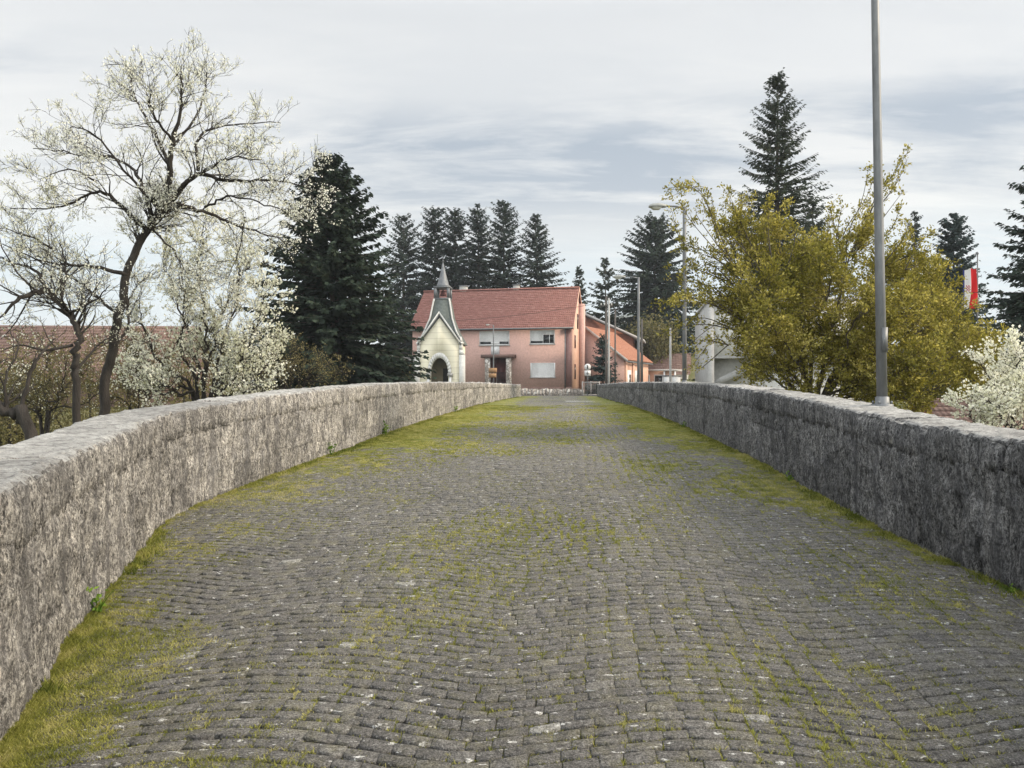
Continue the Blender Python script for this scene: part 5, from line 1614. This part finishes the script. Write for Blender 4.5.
nx_, nz_ = 25, 30
u_ = np.linspace(0, 1, nx_); w_ = np.linspace(0, 1, nz_)
U, Wv = np.meshgrid(u_, w_, indexing='ij')
fw_, fh_ = 0.60, 1.75
Xf = fx - .06 - fw_ + fw_ * U + 0.05 * np.sin(Wv * 4) * Wv
Yfv = Yf - .03 + 0.07 * np.sin(U * 9 + Wv * 2.0) * (0.3 + Wv)
Zf = fz - .66 - fh_ * Wv + .06 * U - .03 * np.sin(U * 9)
i = np.arange(nx_ - 1)[:, None] * nz_; j = np.arange(nz_ - 1)[None, :]
Qf = np.stack([i + j, i + j + 1, i + nz_ + j + 1, i + nz_ + j], -1).reshape(-1, 4)
tf = np.repeat((np.arange(nx_ - 1) + .5) / (nx_ - 1), nz_ - 1)
fo = mesh_np('flag', np.stack([Xf - fx, Yfv - Yf, Zf - fz], -1).reshape(-1, 3), [Qf], m_flag(), tint=tf, loc=(fx, Yf, fz))
tag(fo, 'hanging red, white and blue striped flag with a small chequered shield', 'flag')
# chequered shield on the white stripe
sh_w = Buf(); sh_r = Buf()
for a in range(4):
    for c in range(5):
        xa = -.06 - fw_ + fw_ * (.20 + .26 * a / 4); za_ = -.66 - fh_ * (.40 + .16 * c / 5)
        yb_ = -.03 + 0.07 * math.sin((.20 + .26 * a / 4) * 9 + .95) * .78 - .025
        (sh_r if (a + c) % 2 == 0 else sh_w).box(xa, xa + fw_ * .07, yb_ - .004, yb_, za_ - fh_ * .032, za_)
sh_r.build('shield', m_rough('shield_red', (.55, .03, .04), (.6, .04, .05), 3), fo)

# ------------------------------------------------------------------ camera
cam = bpy.data.cameras.new('Camera'); co_ = bpy.data.objects.new('Camera', cam); COL.objects.link(co_)
cam.sensor_width = 36; cam.lens = F * 36 / 1024
cam.clip_end = 6000; cam.clip_start = 0.05
co_.location = (0, 0, EYE); co_.rotation_euler = (RD(90), 0, 0)
SC.camera = co_

# ------------------------------------------------------------------ light and sky
AZ, EL = 92, 30
sd_ = Vector((math.sin(RD(AZ)) * math.cos(RD(EL)), math.cos(RD(AZ)) * math.cos(RD(EL)), math.sin(RD(EL))))
sun = bpy.data.lights.new('Sun', 'SUN'); so = bpy.data.objects.new('Sun', sun); COL.objects.link(so)
sun.energy = 3.4; sun.angle = RD(16); sun.color = (1.0, 0.86, 0.67)
so.rotation_euler = sd_.to_track_quat('Z', 'Y').to_euler()

w = bpy.data.worlds.new('World'); SC.world = w; w.use_nodes = True
nt = w.node_tree; nt.nodes.clear()


class W_(N):
    def __init__(s): s.t = nt


k = W_()
out = k.n('ShaderNodeOutputWorld'); bg = k.n('ShaderNodeBackground'); bg.inputs[1].default_value = 0.1
k.l(bg.outputs[0], out.inputs[0])
sky = k.n('ShaderNodeTexSky', sky_type='NISHITA', sun_disc=False)
sky.sun_elevation = RD(EL); sky.sun_rotation = RD(AZ); sky.dust_density = 2.0
tc_ = k.n('ShaderNodeTexCoord')
sep = k.n('ShaderNodeSeparateXYZ'); k.l(tc_.outputs['Generated'], sep.inputs[0])
zp_ = k.math('MAXIMUM', sep.outputs[2], 0.0)
den = k.math('ADD', zp_, 0.10)
px = k.math('DIVIDE', sep.outputs[0], den); py = k.math('DIVIDE', sep.outputs[1], den)


def cvec(sx, sy, ox=0.0, oy=0.0):
    c = k.n('ShaderNodeCombineXYZ')
    k.l(k.math('ADD', k.math('MULTIPLY', px, sx), ox), c.inputs[0]); k.l(k.math('ADD', k.math('MULTIPLY', py, sy), oy), c.inputs[1])
    return c.outputs[0]


base = k.ramp(zp_, [(0.0, (6.8, 7.3, 7.4)), (0.14, (6.1, 6.9, 7.3)), (0.21, (7.4, 7.4, 7.2)), (0.30, (6.7, 6.75, 6.75)), (0.40, (6.3, 6.4, 6.5)), (0.60, (5.6, 5.75, 5.95))])
n1 = k.noise(cvec(0.62, 1.5, 3.1, 0.4), 1.9, 10, 0.62, 0.25)
n2 = k.noise(cvec(0.9, 3.2, 7.7, 2.0), 1.5, 8, 0.6, 0.5)
band = k.ramp(zp_, [(0.12, 0.05), (0.20, 0.35), (0.25, 0.9), (0.31, 1.0), (0.36, 0.25), (0.42, 0.08)])
ax = k.math('DIVIDE', sep.outputs[0], k.math('MAXIMUM', k.math('ABSOLUTE', sep.outputs[1]), 0.05))
bank1 = k.ramp(k.math('ABSOLUTE', k.math('SUBTRACT', ax, 0.04)), [(0.12, 0.22), (0.42, 0.0)])
bank2 = k.ramp(k.math('ABSOLUTE', k.math('SUBTRACT', ax, 0.68)), [(0.08, 0.12), (0.26, 0.0)])
n1b = k.math('ADD', k.math('SUBTRACT', n1, 0.08), k.math('ADD', bank1, bank2))
m1 = k.math('MULTIPLY', k.ramp(n1b, [(0.42, 0.0), (0.64, 1.0)]), band)
col = k.mix(m1, base, (3.3, 3.8, 4.45))
hi_ = k.math('MULTIPLY', k.ramp(n2, [(0.52, 0.0), (0.68, 0.6)]), k.ramp(zp_, [(0.03, 0.2), (0.12, 1.0), (0.30, 0.8), (0.42, 0.25)]))
col = k.mix(hi_, col, (7.5, 7.45, 7.3))
# brighter cloud around the veiled sun
dt = k.n('ShaderNodeVectorMath', operation='DOT_PRODUCT'); k.l(tc_.outputs['Generated'], dt.inputs[0]); dt.inputs[1].default_value = sd_
gl_ = k.math('POWER', k.math('MAXIMUM', dt.outputs['Value'], 0.0), 5.0)
col = k.mix(k.math('MULTIPLY', gl_, 0.75), col, (8.2, 8.1, 7.9))
zen = k.ramp(zp_, [(0.44, 1.0), (0.95, 2.0)])
back = k.ramp(k.math('MULTIPLY', sep.outputs[1], -1.0), [(0.0, 1.0), (0.7, 2.3)])
col = k.mix(1.0, col, (1.005, 1.0, 0.985), 'MULTIPLY'); col = k.mix(1.0, col, zen, 'MULTIPLY'); col = k.mix(1.0, col, back, 'MULTIPLY')
fin = k.mix(0.9, sky.outputs[0], col)
k.l(fin, bg.inputs[0])

vs = SC.view_settings
vs.view_transform = 'Standard'; vs.look = 'None'; vs.exposure = 0.48; vs.gamma = 1.0; vs.use_curve_mapping = False
SC.cycles.max_bounces = 6; SC.cycles.diffuse_bounces = 3; SC.cycles.transmission_bounces = 4
SC.cycles.use_denoising = True

# ------------------------------------------------------------------ thin morning air
hb__ = Buf().box(-1600, 1600, -30, 1800, -16, 150)
hz = hb__.build('haze', None or bpy.data.materials.new('thin_air'))
hz['kind'] = 'stuff'
hm = hz.data.materials[0]; hm.use_nodes = True; hm.node_tree.nodes.clear()
ho_ = hm.node_tree.nodes.new('ShaderNodeOutputMaterial'); pv = hm.node_tree.nodes.new('ShaderNodeVolumePrincipled')
pv.inputs['Color'].default_value = (0.80, 0.87, 0.95, 1); pv.inputs['Density'].default_value = 0.0004
hm.node_tree.links.new(pv.outputs[0], ho_.inputs['Volume'])
